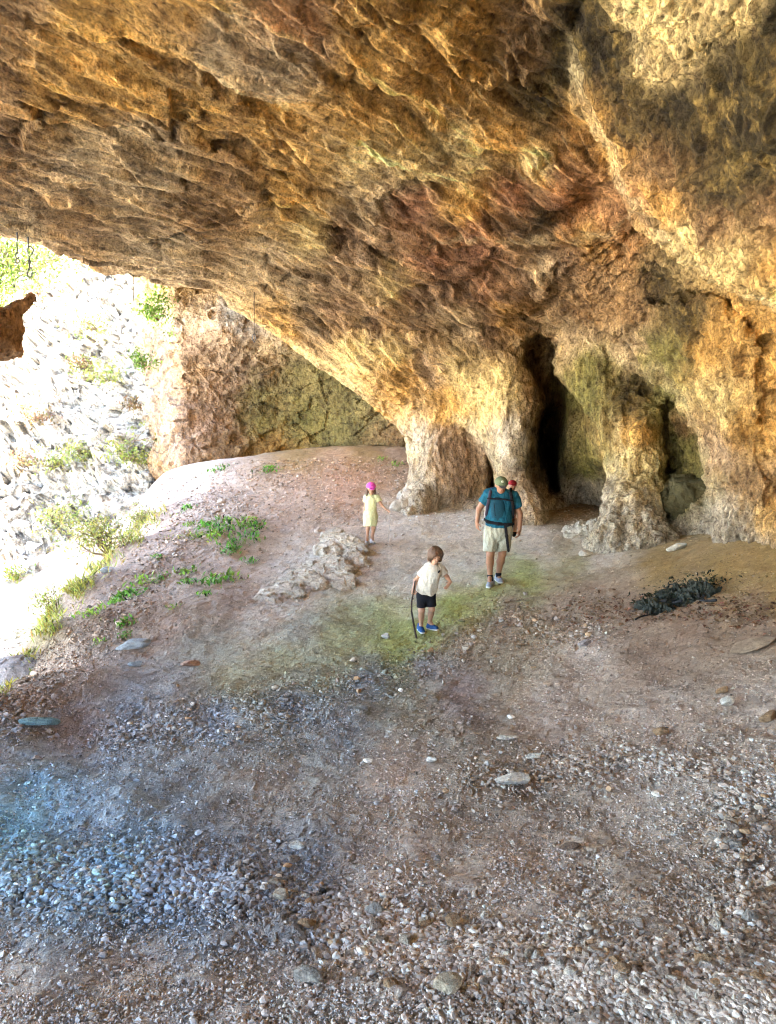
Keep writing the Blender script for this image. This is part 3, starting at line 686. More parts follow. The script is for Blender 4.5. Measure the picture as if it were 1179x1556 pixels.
ii = np.arange(na - 1)[:, None] * nr + np.arange(nr - 1)[None]
q = np.stack([ii, ii + 1, ii + nr + 1, ii + nr], -1).reshape(-1, 4)
me = new_mesh('ground', gp, q); set_col(me, C)
link('ground', me, MGROUND, kind='structure', label='dusty gravelly cave floor sloping up to the right', cat='ground')
nn = vnormals(gp.astype(f32), q); print('ground nz', nn[:, 2].mean(), time.time() - T0)
if nn[:, 2].mean() < 0: me.flip_normals()
# ------------------------------------------------------------------ unseen rock wall added behind the viewer to block back light
bx = np.linspace(-4.5, 16, 60); bz = np.linspace(-4, 9, 34)
BX, BZ = np.meshgrid(bx, bz, indexing='ij')
BY = -6.5 + .02 * (BX - 3) ** 2 + .9 * fbm(np.stack([BX, 0 * BX, BZ], -1), .4, 4)
bv = np.concatenate([np.stack([BX, BY, BZ], -1).reshape(-1, 3), np.stack([BX, BY - 2.5, BZ], -1).reshape(-1, 3)])
nb_, mb_ = len(bx), len(bz); off = nb_ * mb_
ii = np.arange(nb_ - 1)[:, None] * mb_ + np.arange(mb_ - 1)[None]
qf = np.stack([ii, ii + mb_, ii + mb_ + 1, ii + 1], -1).reshape(-1, 4)
idx2 = np.arange(off).reshape(nb_, mb_)
loop = np.concatenate([idx2[:, 0], idx2[-1, 1:], idx2[-2::-1, -1], idx2[0, -2:0:-1]])
l2 = np.roll(loop, -1)
qs = np.stack([loop, loop + off, l2 + off, l2], 1)
me = new_mesh('added_back_wall', bv, np.concatenate([qf, qf[:, ::-1] + off, qs])); set_col(me, np.tile(np.array([BR]), (len(bv), 1)))
link('added_back_wall', me, MWALL, kind='structure', label='added unseen brown rock wall behind the viewer, blocking light from the back', cat='rock wall')

# ------------------------------------------------------------------ stones
def ico(level):
    t_ = (1 + 5 ** .5) / 2
    v = [(-1,t_,0),(1,t_,0),(-1,-t_,0),(1,-t_,0),(0,-1,t_),(0,1,t_),(0,-1,-t_),(0,1,-t_),(t_,0,-1),(t_,0,1),(-t_,0,-1),(-t_,0,1)]
    v = [np.array(p) / np.linalg.norm(p) for p in v]
    f = [(0,11,5),(0,5,1),(0,1,7),(0,7,10),(0,10,11),(1,5,9),(5,11,4),(11,10,2),(10,7,6),(7,1,8),(3,9,4),(3,4,2),(3,2,6),(3,6,8),(3,8,9),(4,9,5),(2,4,11),(6,2,10),(8,6,7),(9,8,1)]
    for _ in range(level):
        c = {}; nf = []
        def mid(a, b):
            k = (min(a, b), max(a, b))
            if k not in c: m = v[a] + v[b]; v.append(m / np.linalg.norm(m)); c[k] = len(v) - 1
            return c[k]
        for a, b, d in f:
            ab, bd, da = mid(a, b), mid(b, d), mid(d, a); nf += [(a, ab, da), (b, bd, ab), (d, da, bd), (ab, bd, da)]
        f = nf
    return np.array(v), np.array(f, np.int32)
def stone_shape(r, level, cuts=7, rough=.06):
    v, f = ico(level)
    for _ in range(cuts):
        n = r.normal(size=3); n /= np.linalg.norm(n); h = r.uniform(.45, .85)
        d = v @ n; v = v - np.maximum(d - h, 0)[:, None] * n
    v = v + rough * r.normal(size=v.shape) * (.4 if level > 1 else 1)
    return v, f
rs_ = np.random.default_rng(21)
def gnorm(x, y):
    e = .08
    zx = (ground_z(x + e, y, False) - ground_z(x - e, y, False)) / (2 * e); zy = (ground_z(x, y + e, False) - ground_z(x, y - e, False)) / (2 * e)
    n = np.stack([-zx, -zy, np.ones_like(zx)], -1); return n / np.linalg.norm(n, axis=-1, keepdims=True)
NS = 330000 if FINE else 20000
spx = rs_.uniform(-560, 1740, NS); spy = rs_.uniform(690, 1700, NS)
keep = rs_.random(NS) < (.36 + .64 * np.clip(coarse(spx, spy), 0, 1)) * np.where(spy > 1000, 1, np.where(spy < 800, 1.6, .85))
spx, spy = spx[keep], spy[keep]
sp = pix_ground(spx, spy); ok = ~np.isnan(sp[:, 0]) & (np.linalg.norm(sp, axis=1) < 21); sp, spx, spy = sp[ok], spx[ok], spy[ok]
n = len(sp); cz = coarse(spx, spy); sr = np.linalg.norm(sp, axis=1)
size = (.0052 + .0105 * cz ** 1.6) * np.exp(.42 * rs_.normal(size=n)); size = np.clip(size, .005, .06) * np.clip((sr / 5) ** .35, .8, 1.6) * np.where(sr > 11, np.clip((sr / 11) ** 1.5, 1, 2.2), 1); size = np.minimum(size, .0060 * sr)
sp[:, 2] = ground_z(sp[:, 0], sp[:, 1]) + size * .15 + .012 * cz
scol = zones(spx, spy, GC, sp, 14, 3.2)
kind = rs_.random(n)[:, None]
scol = scol * (.8 + .55 * rs_.random((n, 1)))
scol = np.where(kind > .92, scol * .35 + .65 * np.array([.56, .50, .41]), scol); scol = np.where(kind < .2, scol * .5 + .5 * np.array([.20, .14, .10]), scol)
green = (spy < 1010) & (dline(spx, spy, [(560, 990), (720, 900), (900, 850)]) < 40); scol = np.where(green[:, None] & (kind < .8), scol * .9, scol)
scol = np.clip(scol * .8 * (1 + .25 * rs_.normal(size=(n, 1))), .03, .62)
VV, FF, CC, base = [], [], [], 0
protos = [stone_shape(rs_, 0, 4, .16) for _ in range(12)]; protos2 = [stone_shape(rs_, 1, 7, .05) for _ in range(14)]
which = rs_.integers(0, 12, n); bigm = size / sr > .0045
def rotm(r, k):
    q = r.normal(size=(k, 4)); q /= np.linalg.norm(q, axis=1, keepdims=True); w_, x, y, z = q.T
    return np.stack([np.stack([1-2*(y*y+z*z), 2*(x*y-z*w_), 2*(x*z+y*w_)], 1), np.stack([2*(x*y+z*w_), 1-2*(x*x+z*z), 2*(y*z-x*w_)], 1), np.stack([2*(x*z-y*w_), 2*(y*z+x*w_), 1-2*(x*x+y*y)], 1)], 1)
for lot, prs in ((~bigm, protos), (bigm, protos2)):
    for k, (pv_, pf_) in enumerate(prs):
        m = lot & (which % len(prs) == k) if len(prs) == 12 else lot & ((which + np.arange(n)) % len(prs) == k)
        c = int(m.sum())
        if not c: continue
        R3 = rotm(rs_, c); sc_ = rs_.uniform(.45, 1.3, (c, 1, 3)); v = np.einsum('nij,nkj->nki', R3, pv_[None] * sc_); v[..., 2] *= .62
        v = v * size[m][:, None, None] + sp[m][:, None]
        VV.append(v.reshape(-1, 3)); FF.append((pf_[None] + (np.arange(c) * len(pv_))[:, None, None] + base).reshape(-1, 3)); CC.append(np.repeat(scol[m], len(pv_), 0)); base += c * len(pv_)
me = new_mesh('gravel', np.concatenate(VV), np.concatenate(FF)); set_col(me, np.concatenate(CC))
link('gravel', me, MSTONE, kind='stuff', label='loose angular gravel strewn over the whole cave floor', cat='gravel')
print('gravel', n, time.time() - T0)

def one_stone(px, py, wpx, flat, col, name='stone', label=None, group=None, rot=0.0, asp=.7, cat='stone', sink=.25, seed=None, lvl=2):
    r = np.random.default_rng(seed if seed is not None else int(px * 7 + py * 13))
    p = pix_ground(np.array([px]), np.array([py]))[0]; p[2] = ground_z(p[0], p[1]); d = np.linalg.norm(p); w_ = wpx / FPX * d / 2
    v, f = stone_shape(r, lvl, 10, .02)
    v = v / np.abs(v).max(0) * np.array([1, asp, flat]); c, s = math.cos(rot), math.sin(rot)
    v = v @ np.array([[c, s, 0], [-s, c, 0], [0, 0, 1]]); v = v * w_
    # lie along the slope
    nn_ = gnorm(np.array([p[0]]), np.array([p[1]]))[0]; M = Vector((0, 0, 1)).rotation_difference(Vector(nn_)).to_matrix(); v = v @ np.array(M).T
    v = v + .06 * w_ * facets(v + p, 3 / w_ * .3)[0][:, None] * (v / (np.linalg.norm(v, axis=1, keepdims=True) + 1e-9))
    me = new_mesh(name, v, f); cl = np.array(col)[None] * (1 + .25 * r.normal(size=(len(v), 1)) * .4); set_col(me, np.clip(cl, .02, .85))
    return link(name, me, MBOULD if wpx > 17 else MSTONE, label=label, cat=cat, group=group, loc=(p[0], p[1], p[2] + w_ * flat * (1 - 2 * sink) + .008))
PALE = (.70,.65,.56); WHT = (.80,.77,.69); TAN = (.42,.28,.16); DRK = (.22,.16,.12); BLU = (.42,.47,.52); TEA = (.24,.38,.40); GREY = (.40,.37,.33)
NAMED = [(777,1190,52,.34,WHT,'flat pale slab of stone, longest on the open gravel right of centre',.1,.5),
 (1004,1108,25,.62,TAN,'round tan cobble on the bare dirt at right',0,.8),(1107,1067,26,.5,WHT,'white angular stone near the right edge, above the tan cobble',.3,.7),
 (1098,1052,20,.5,TAN,'small brown stone touching the white angular stone',0,.7),(772,1124,36,.16,PALE,'thin pale flake lying flat above the long slab',0,.5),(811,1148,26,.4,PALE,'small pale stone between the thin flake and the long slab',.2,.6),
 (467,1492,44,.5,GREY,'grey wedge-shaped stone at the bottom, on bare dirt',-.3,.55),(469,1411,30,.6,TAN,'rounded brown stone above the grey wedge-shaped stone',0,.8),(452,1284,26,.45,WHT,'pale stone alone on the smooth dirt left of centre',.3,.6),
 (683,1512,42,.6,(.62,.54,.40),'big cream stone among the rubble at the bottom',.2,.7),(1087,1415,24,.6,PALE,'upright pale stone in the rubble at lower right',1.2,.6),(1065,1482,24,.8,TAN,'brown knob of stone on the lower right rubble',0,.8),
 (866,1286,32,.3,DRK,'dark flat stone lying on the smooth dirt right of centre',0,.5),(290,1008,32,.3,(.50,.33,.24),'oval reddish stone at the foot of the weedy slope',.9,.6),(205,982,54,.3,BLU,'bluish grey slab on the weedy slope',.6,.4),
 (208,1013,26,.35,BLU,'small bluish stone just below the bluish grey slab',.5,.5),(60,1106,54,.25,TEA,'blue-green slab near the left edge',.35,.35),(165,868,26,.4,BLU,'small bluish stone high on the weedy slope near its edge',.9,.6),
 (1140,985,64,.10,(.40,.32,.24),'flat beige slab sunk in the dirt below the burnt patch',.2,.7),(1168,1087,30,.5,TAN,'tan stone cut by the right edge of the photo',.2,.7),(558,1161,14,.5,PALE,'tiny pale stone on smooth dirt at the middle',0,.7),
 (56,1155,16,.5,DRK,'dark little stone left of the blue-tinted gravel',0,.6),(232,883,20,.4,PALE,'pale stone among the weeds on the slope',.5,.6),(888,983,22,.5,(.42,.40,.42),'grey stone on the dark rubble band',.3,.6),
 (945,829,28,.5,WHT,'white rock chip at the foot of the fluted pillar',.2,.6),(1028,835,34,.35,WHT,'long white rock chip on the dirt beneath the right wall',.1,.5),(890,843,22,.5,PALE,'pale rock chip left of the fluted pillar foot',0,.6),
 (655,1155,16,.5,PALE,'tiny pale stone right of the middle',.2,.7),(595,1508,22,.6,TAN,'tan stone in the rubble, left of the big cream stone',.1,.7),(945,1508,24,.6,PALE,'pale squarish stone on the bottom rubble at right',.3,.8)]
for x, y, w_, fl_, c, lab, rt, asp in NAMED: one_stone(x, y, w_, fl_, c, 'stone', lab, None, rt, asp)
k = 0; r_ = np.random.default_rng(5)
bands = [([(400,1340),(560,1430),(760,1450),(960,1500),(1179,1530)], 50, 150, 12, 28, 'palm-sized angular stone in the rubble band across the bottom', 'stones of the rubble band across the bottom'),
         ([(1100,1240),(1160,1330),(1120,1430)], 45, 40, 12, 24, 'angular stone in the rubble at the lower right edge', 'stones of the rubble at the lower right'),
         ([(200,1120),(420,1080),(620,1020),(780,950),(900,960)], 38, 60, 8, 14, 'small dark stone on the rubble band below the boy', 'stones of the rubble band below the boy'),
         ([(650,1230),(900,1160),(1160,1200)], 60, 40, 8, 16, 'small pale stone scattered on the gravel right of centre', 'stones scattered right of centre')]
for pts, wd, cnt, s0, s1, lab, grp in bands:
    for _ in range(cnt if FINE else cnt // 3):
        i_ = r_.integers(0, len(pts) - 1); t_ = r_.random(); x = pts[i_][0] * (1 - t_) + pts[i_ + 1][0] * t_ + r_.normal() * wd * .6; y = pts[i_][1] * (1 - t_) + pts[i_ + 1][1] * t_ + r_.normal() * wd * .6
        if not (5 < x < 1175 and y < 1552): continue
        c = [PALE, GREY, TAN, (.36,.28,.21), (.47,.40,.31), (.30,.24,.20)][r_.integers(0, 6)]
        one_stone(x, y, s0 + (s1 - s0) * r_.random() ** 2, r_.uniform(.4, .8), c, 'stone', lab, grp, r_.uniform(0, 3.1), r_.uniform(.5, .9), seed=int(r_.integers(1e6)), lvl=1)
print('stones', time.time() - T0)

# ------------------------------------------------------------------ larger rocks from a union of blobs
def blob_rock(name, blobs, col, mat, label, cat, boxy=None, disp=.1, h=.03, k=.12, group=None, stre=(1, 1, 1), fs=3.0, seed=0):
    pts = np.array([b[0] for b in blobs]); rad = np.array([max(b[1]) for b in blobs])
    lo = (pts - rad[:, None]).min(0) - .3; hi = (pts + rad[:, None]).max(0) + .3
    dims = np.ceil((hi - lo) / h).astype(int) + 1
    g = [lo[i] + h * np.arange(dims[i]) for i in range(3)]
    Pg = np.stack(np.meshgrid(*g, indexing='ij'), -1).astype(f32)
    Fb = np.full(Pg.shape[:3], 9, f32)
    for c, r3 in blobs:
        q_ = Pg - np.array(c, f32)
        if boxy is not None: q_ = q_ @ boxy
        q_ = q_ / np.array(r3, f32); d = ((np.linalg.norm(q_, axis=-1) if boxy is None else (np.abs(q_) ** 5).sum(-1) ** .2) - 1) * min(r3) ; Fb = smin(Fb, d, k)
    v, q = surfnets(Fb)
    lb = np.arange(len(v))                      # keep the largest connected piece only
    while True:
        m_q = lb[q].min(1); nl = lb.copy()
        for j in range(4): np.minimum.at(nl, q[:, j], m_q)
        nl = nl[nl]
        if (nl == lb).all(): break
        lb = nl
    big = np.bincount(lb).argmax(); q = q[lb[q[:, 0]] == big]; u_q, inv_ = np.unique(q, return_inverse=True); v = v[u_q]; q = inv_.reshape(-1, 4).astype(np.int32)
    v = (lo + v * h).astype(f32); v = smooth(v, q, 2, .5); n_ = vnormals(v, q)
    if (n_ * (v - v.mean(0))).sum(1).mean() < 0: q = q[:, ::-1].copy(); n_ = -n_
    s3 = np.array(stre)
    v = v + n_ * (disp * facets(v * s3, fs * .5, off=seed)[0] + disp * .6 * facets(v * s3, fs * 1.4, off=seed + 3)[0] + disp * .5 * fbm(v * s3, fs * 1.5, 3, ridged=True))[:, None].astype(f32)
    o_ = v.mean(0); o_[2] = v[:, 2].min(); me = new_mesh(name, v - o_, q)
    cl = np.array(col)[None] * (1 + .5 * fbm(v, 2.5, 3))[:, None]; set_col(me, np.clip(cl, .02, .8))
    return link(name, me, mat, label=label, cat=cat, group=group, loc=tuple(o_))
def gpx(px, py, up=0.0):
    p = pix_ground(np.array([px]), np.array([py]))[0]; p[2] = ground_z(p[0], p[1]) + up; return p
blob_rock('rock_outcrop', [(gpx(535,838,-.03),(.22,.35,.16)),(gpx(515,828,.0),(.22,.4,.20)),(gpx(500,842,-.02),(.2,.3,.17)),(gpx(528,858,-.05),(.30,.35,.12)),(gpx(500,868,-.03),(.36,.4,.13)),(gpx(470,872,-.05),(.30,.3,.10)),(gpx(505,890,-.06),(.38,.3,.10)),(gpx(460,892,-.05),(.36,.3,.11)),(gpx(428,905,-.06),(.32,.3,.10)),(gpx(440,885,-.07),(.3,.3,.10)),(gpx(408,915,-.07),(.18,.25,.08))],
          (.52,.45,.37), MBOULD, 'pale folded bedrock outcrop in the slope left of the children', 'rock outcrop', boxy=np.array(Matrix.Rotation(.5, 3, 'Z') @ Matrix.Rotation(-.32, 3, 'Y') @ Matrix.Rotation(.25, 3, 'X')).astype(f32), disp=.05, h=.02, k=.03, stre=(1, 1, 2.5), fs=4)
blob_rock('boulder', [(gpx(12,1040,.0),(.5,.35,.16)),(gpx(32,1018,.02),(.35,.3,.13)),(gpx(-40,1060,0),(.5,.4,.16))], (.33,.30,.30), MBOULD, 'dark tilted slab of rock at the left edge where the slope drops off', 'boulder', disp=.05, h=.025)
for (x, y, s_, lab) in [(628,758,.30,'pale rock lump against the left foot of the broad brown pillar'),(610,775,.2,'smaller rock lump lying left of the broad brown pillar')]:
    p = gpx(x, y, .05); blob_rock('boulder', [(p,(s_*1.2,s_,s_)),(p+np.array([.15,.1,.2]),(s_*.8,s_*.8,s_*1.1))], (.48,.41,.33), MBOULD, lab, 'boulder', disp=.06, h=.03)
for (x, y, s_, lab) in [(905,812,.22,'low pale rock left of the foot of the fluted pillar'),(1060,805,.3,'pale rock heap between the fluted pillar and the right wall'),(1150,800,.26,'pale rock at the base of the right wall near the photo edge'),(985,770,.34,'grey green boulder deep in the recess beside the fluted pillar')]:
    p = gpx(x, min(y, 830), .0) if s_ < .33 else P(1045, 750, 14.2)
    blob_rock('boulder', [(p,(s_*1.5,s_,s_*.7)),(p+np.array([s_*.8,.1,-.05]),(s_,s_,s_*.5)),(p+np.array([-s_*.7,.15,-s_*.5]),(s_*.9,s_,s_*.6)),(p+np.array([s_*.1,.3,-s_*.9]),(s_*1.6,s_,s_*.8))], (.46,.41,.33) if s_ < .33 else (.12,.105,.05), MBOULD, lab, 'boulder', disp=.09, h=.03, fs=3.5, k=.3)
pl_ = P(-10, 500, 13.0)
blob_rock('rock_spur', [(P(-35,512,13),(.42,.5,.36)),(P(2,500,13.1),(.24,.4,.30)),(P(20,482,13.2),(.16,.3,.17)),(P(36,464,13.3),(.12,.2,.09)),(P(49,451,13.3),(.07,.15,.05)),(P(-120,500,13),(1.0,.8,.7)),(P(-260,520,13),(1.5,1.1,2.2)),(P(4,532,13.1),(.24,.3,.10))],
          (.42,.23,.10), MWALL, 'orange brown rock spur jutting in at the left edge against the bright hillside', 'rock', disp=.1, h=.045)
print('rocks', time.time() - T0)
# ------------------------------------------------------------------ plants
def leaf_mat(name, col, tr=.35):
    m, t, b = nt(name); L = t.links.new
    at = N(t, 'ShaderNodeAttribute', attribute_name='Col'); L(at.outputs['Color'], b.inputs['Base Color'])
    b.inputs['Roughness'].default_value = .6; b.inputs['Specular IOR Level'].default_value = .3
    tl = N(t, 'ShaderNodeBsdfTranslucent'); L(at.outputs['Color'], tl.inputs[0]); mx = N(t, 'ShaderNodeMixShader'); mx.inputs[0].default_value = tr
    L(b.outputs[0], mx.inputs[1]); L(tl.outputs[0], mx.inputs[2]); L(mx.outputs[0], t.nodes['Material Output'].inputs[0]); return m
MLEAF = leaf_mat('leaf', None); MBARK = plain('bark', (.16, .11, .07), .9, .4, 40, .8)
def leaves(cen, dirs, ln, wd, col, r):
    """curved two-piece leaves: 6 vertices, 4 triangles each"""
    n = len(cen); u = dirs / np.linalg.norm(dirs, axis=1, keepdims=True)
    s = np.cross(u, np.array([0, 0, 1.])) + .35 * r.normal(size=(n, 3)); s /= np.linalg.norm(s, axis=1, keepdims=True); w_ = np.cross(s, u)
    ln = ln[:, None]; wd = wd[:, None]
    v = np.stack([cen, cen + u * ln * .45 + s * wd + w_ * wd * .35, cen + u * ln * .5, cen + u * ln * .45 - s * wd + w_ * wd * .35, cen + u * ln - w_ * ln * .22], 1)
    f = np.array([(0, 1, 2), (0, 2, 3), (1, 4, 2), (2, 4, 3)])
    F_ = (f[None] + (np.arange(n) * 5)[:, None, None]).reshape(-1, 3)
    return v.reshape(-1, 3), F_, np.repeat(col, 5, 0)
def rcol(base, n, r, v=.3): return np.clip(np.array(base)[None] * (1 + v * r.normal(size=(n, 1))) * (1 + .12 * r.normal(size=(n, 3))), .01, .8)
def weed(px, py, wpx, col, label, group, seed):
    r = np.random.default_rng(seed); p = gpx(px, py, 0); w_ = wpx / FPX * np.linalg.norm(p) / 2
    n = int(16 + wpx * 1.0); o = r.normal(size=(n, 3)) * np.array([.55, .8, 0]) * w_
    a = r.uniform(0, 6.28, n); d = np.stack([np.cos(a), np.sin(a), r.uniform(.5, 2.2, n)], 1)
    o[:, 2] = ground_z(p[0] + o[:, 0], p[1] + o[:, 1]) - p[2] + r.uniform(0, .3, n) * w_ * .5
    v, f, c = leaves(o, d, r.uniform(.3, .7, n) * min(w_, .17) * 1.3, r.uniform(.06, .15, n) * min(w_, .2) * 1.2, rcol(col, n, r, .45), r)
    root = link('weed', None, label=label, cat='weed', group=group, loc=tuple(p))
    me = new_mesh('foliage', v, f); set_col(me, c); link('foliage', me, MLEAF, parent=root)
G1 = (.12,.27,.04); G2 = (.20,.31,.05)
WD = [(333,716,26),(410,715,30),(283,775,22),(290,798,18),(313,806,44),(343,808,44),(372,799,40),(392,803,30),(360,828,46),(330,822,30),(352,840,30),(385,818,26),(300,820,20),(335,795,26),(381,856,22),(281,870,26),(283,886,24),(322,884,40),(350,878,30),(311,911,22),(243,880,22),(215,886,28),(190,908,40),(178,918,24),(140,936,30),(190,952,24),(188,968,18),(262,930,16),(238,850,18),(404,720,14),(150,978,18),(580,700,14),(602,706,20)]
for i_, (x, y, w_) in enumerate(WD):
    if x > 500: weed(x, y, w_, G2, 'tiny green weed on the dirt beyond the girl', 'weeds beyond the girl', i_)
    elif y < 725: weed(x, y, w_, G1, 'green weed on the dirt in front of the far rock wall', 'weeds in front of the far wall', i_)
    else: weed(x, y, w_, G1 if i_ % 3 else G2, 'low green weed growing in the scree on the left slope', 'green weeds on the left slope', i_)
# dry grass on the edge of the drop: one mass of blades
r = np.random.default_rng(11); L_ = [(-60,1090),(0,1035),(60,955),(110,885),(170,830),(245,768)]
n = 5200 if FINE else 2000; i_ = r.integers(0, 5, n); t_ = r.random(n); A_ = np.array(L_)[i_] * (1 - t_[:, None]) + np.array(L_)[i_ + 1] * t_[:, None]
gxp = A_[:, 0] + np.abs(r.normal(size=n)) * 16 - 8; gyp = A_[:, 1] + np.abs(r.normal(size=n)) * 10
clump = gnoise(np.stack([gxp, gyp, 0 * gxp], 1), .035) + .15 * r.normal(size=n) > .05
g_ = pix_ground(gxp[clump], gyp[clump]); g_ = g_[~np.isnan(g_[:, 0])]; g_[:, 2] = ground_z(g_[:, 0], g_[:, 1]) - .01
n = len(g_); a = r.uniform(0, 6.28, n); d = np.stack([.6 * np.cos(a), .6 * np.sin(a), r.uniform(.5, 1.6, n)], 1)
hh_ = r.uniform(.05, .2, n) * np.clip(np.linalg.norm(g_, axis=1) / 12, .4, 1.2)
v, f, c = leaves(g_, d, hh_, hh_ * .05 + .004, rcol((.30,.30,.07), n, r, .35), r)
me = new_mesh('grass', v, f); set_col(me, c); link('grass', me, MLEAF, kind='stuff', label='yellow green grass along the edge where the slope drops away', cat='grass')
def shrub(name, cen, rad, nleaf, ll, col, label, cat, group=None, seed=0, stems=5, base=None):
    """stems and a crown of leaf clumps"""
    r = np.random.default_rng(seed); base = np.array(base if base is not None else cen - np.array([0, 0, rad[2]]))
    root = link(name, None, label=label, cat=cat, group=group, loc=tuple(base)); SV, SF, b_ = [], [], 0
    tips = []
    for k_ in range(stems):
        e = (cen - base) + r.normal(size=3) * np.array(rad) * .45; mid_ = e * .5 + r.normal(size=3) * .1 * np.linalg.norm(e)
        pts = [np.zeros(3), mid_, e]
        for b in range(3):
            tips.append(e + r.normal(size=3) * np.array(rad) * .4)
        for (p0, p1, r0_, r1_) in ((pts[0], pts[1], .035, .022), (pts[1], pts[2], .022, .008)) + tuple((pts[1], tt, .014, .004) for tt in tips[-3:]):
            k0 = np.linalg.norm(rad) / 1.2; ax_ = p1 - p0; s_ = np.cross(ax_, [0.3, .2, 1]); s_ /= np.linalg.norm(s_) + 1e-9; w2 = np.cross(ax_, s_); w2 /= np.linalg.norm(w2) + 1e-9
            an = np.arange(6) / 6 * 2 * math.pi; ring = np.cos(an)[:, None] * s_ + np.sin(an)[:, None] * w2
            SV += [p0 + ring * r0_ * k0, p1 + ring * r1_ * k0]; SF += [[b_ + j, b_ + (j + 1) % 6, b_ + 6 + (j + 1) % 6, b_ + 6 + j] for j in range(6)]; b_ += 12
    me = new_mesh('trunk', np.concatenate(SV), np.array(SF), True); link('trunk', me, MBARK, parent=root)
    cl = np.array(tips)[r.integers(0, len(tips), nleaf)] + r.normal(size=(nleaf, 3)) * np.array(rad) * .28
    ext = r.random(nleaf) < .35; cl[ext] = (cen - base) + r.normal(size=(ext.sum(), 3)) * np.array(rad) * .5
    d = r.normal(size=(nleaf, 3)) + np.array([0, 0, .5])
    v, f, c = leaves(cl, d, ll * r.uniform(.6, 1.3, nleaf), ll * .22 * r.uniform(.6, 1.3, nleaf), rcol(col, nleaf, r, .35), r)
    me = new_mesh('crown', v, f); set_col(me, c); link('crown', me, MLEAF, parent=root)
YG = (.22,.24,.05)
def at_edge(px, py): return gpx(px, py)
b_ = at_edge(165, 838); shrub('bush', b_ + np.array([-.2, .3, .30]), (.75,.5,.33), 2000, .085, (.27,.27,.07), 'yellow green bush at the lip of the slope, against the bright hillside', 'bush', seed=3, base=b_ + np.array([-.1,.3,-.1]), stems=8)
b_ = at_edge(215, 800); shrub('bush', b_ + np.array([-.1, .3, .22]), (.4,.35,.26), 900, .08, (.23,.24,.06), 'smaller green bush just right of the big yellow green bush', 'bush', seed=4, base=b_ + np.array([0,.3,-.1]), stems=5)
b_ = at_edge(75, 935); shrub('bush', b_ + np.array([-.15, .2, .12]), (.3,.25,.15), 500, .06, (.25,.26,.06), 'low grassy bush on the lip of the slope left of the weeds', 'bush', seed=6, base=b_ + np.array([-.1,.2,-.1]), stems=4)
shrub('tree', P(8, 395, 27), (1.6,1.2,1.1), 2600, .20, (.13,.18,.03), 'leafy tree high on the hillside in the upper left corner of the mouth', 'tree', seed=8, base=P(-20, 480, 27), stems=7)
shrub('tree', P(-15, 445, 25), (.8,.8,.6), 1100, .18, (.14,.19,.03), 'bushy tree lower on the hillside just above the orange rock spur', 'tree', seed=9, base=P(-20, 500, 25), stems=6)
hh = [(60,445),(120,470),(150,500),(215,500),(235,470),(75,585),(110,560),(105,610),(130,560),(60,600),(170,580),(150,640),(50,640),(85,655),(120,690),(175,660),(190,690),(110,740),(30,700),(60,770),(85,790),(40,830),(20,880),(70,820),(200,620),(215,560),(205,700),(160,740),(90,700),(25,780)]
hn = HV / np.linalg.norm(HV, axis=1, keepdims=True)
for i_, (x, y) in enumerate(hh[::2]):
    d = pdir(x, y); k_ = np.argmax(hn @ d - 0.00002 * np.linalg.norm(HV, axis=1)); p = HV[k_].astype(float); r = np.random.default_rng(100 + i_); s_ = r.uniform(.35, .8)
    shrub('shrub', p * .985 + np.array([0, 0, .15]), (s_, s_, s_ * .6), int(260 * s_ / .5), .16, YG if i_ % 3 else (.16,.10,.04), 'sparse shrub on the sunlit rocky hillside beyond the mouth', 'shrub', 'shrubs on the bright hillside', seed=100 + i_, base=p, stems=4)
# leafy tuft hanging on the top edge of the far wall
p = P(236, 462, 21.5); shrub('shrub', p, (.35,.3,.45), 700, .12, (.14,.26,.03), 'fresh green shrub on the top left corner of the far rock wall', 'shrub', seed=40, base=p - np.array([0, -.2, .4]), stems=4)
p = P(215, 545, 21.8); shrub('shrub', p, (.25,.25,.3), 350, .12, (.13,.20,.03), 'small shrub on the left edge of the far rock wall', 'shrub', seed=41, base=p - np.array([0, -.2, .3]), stems=4)
print('plants', time.time() - T0)
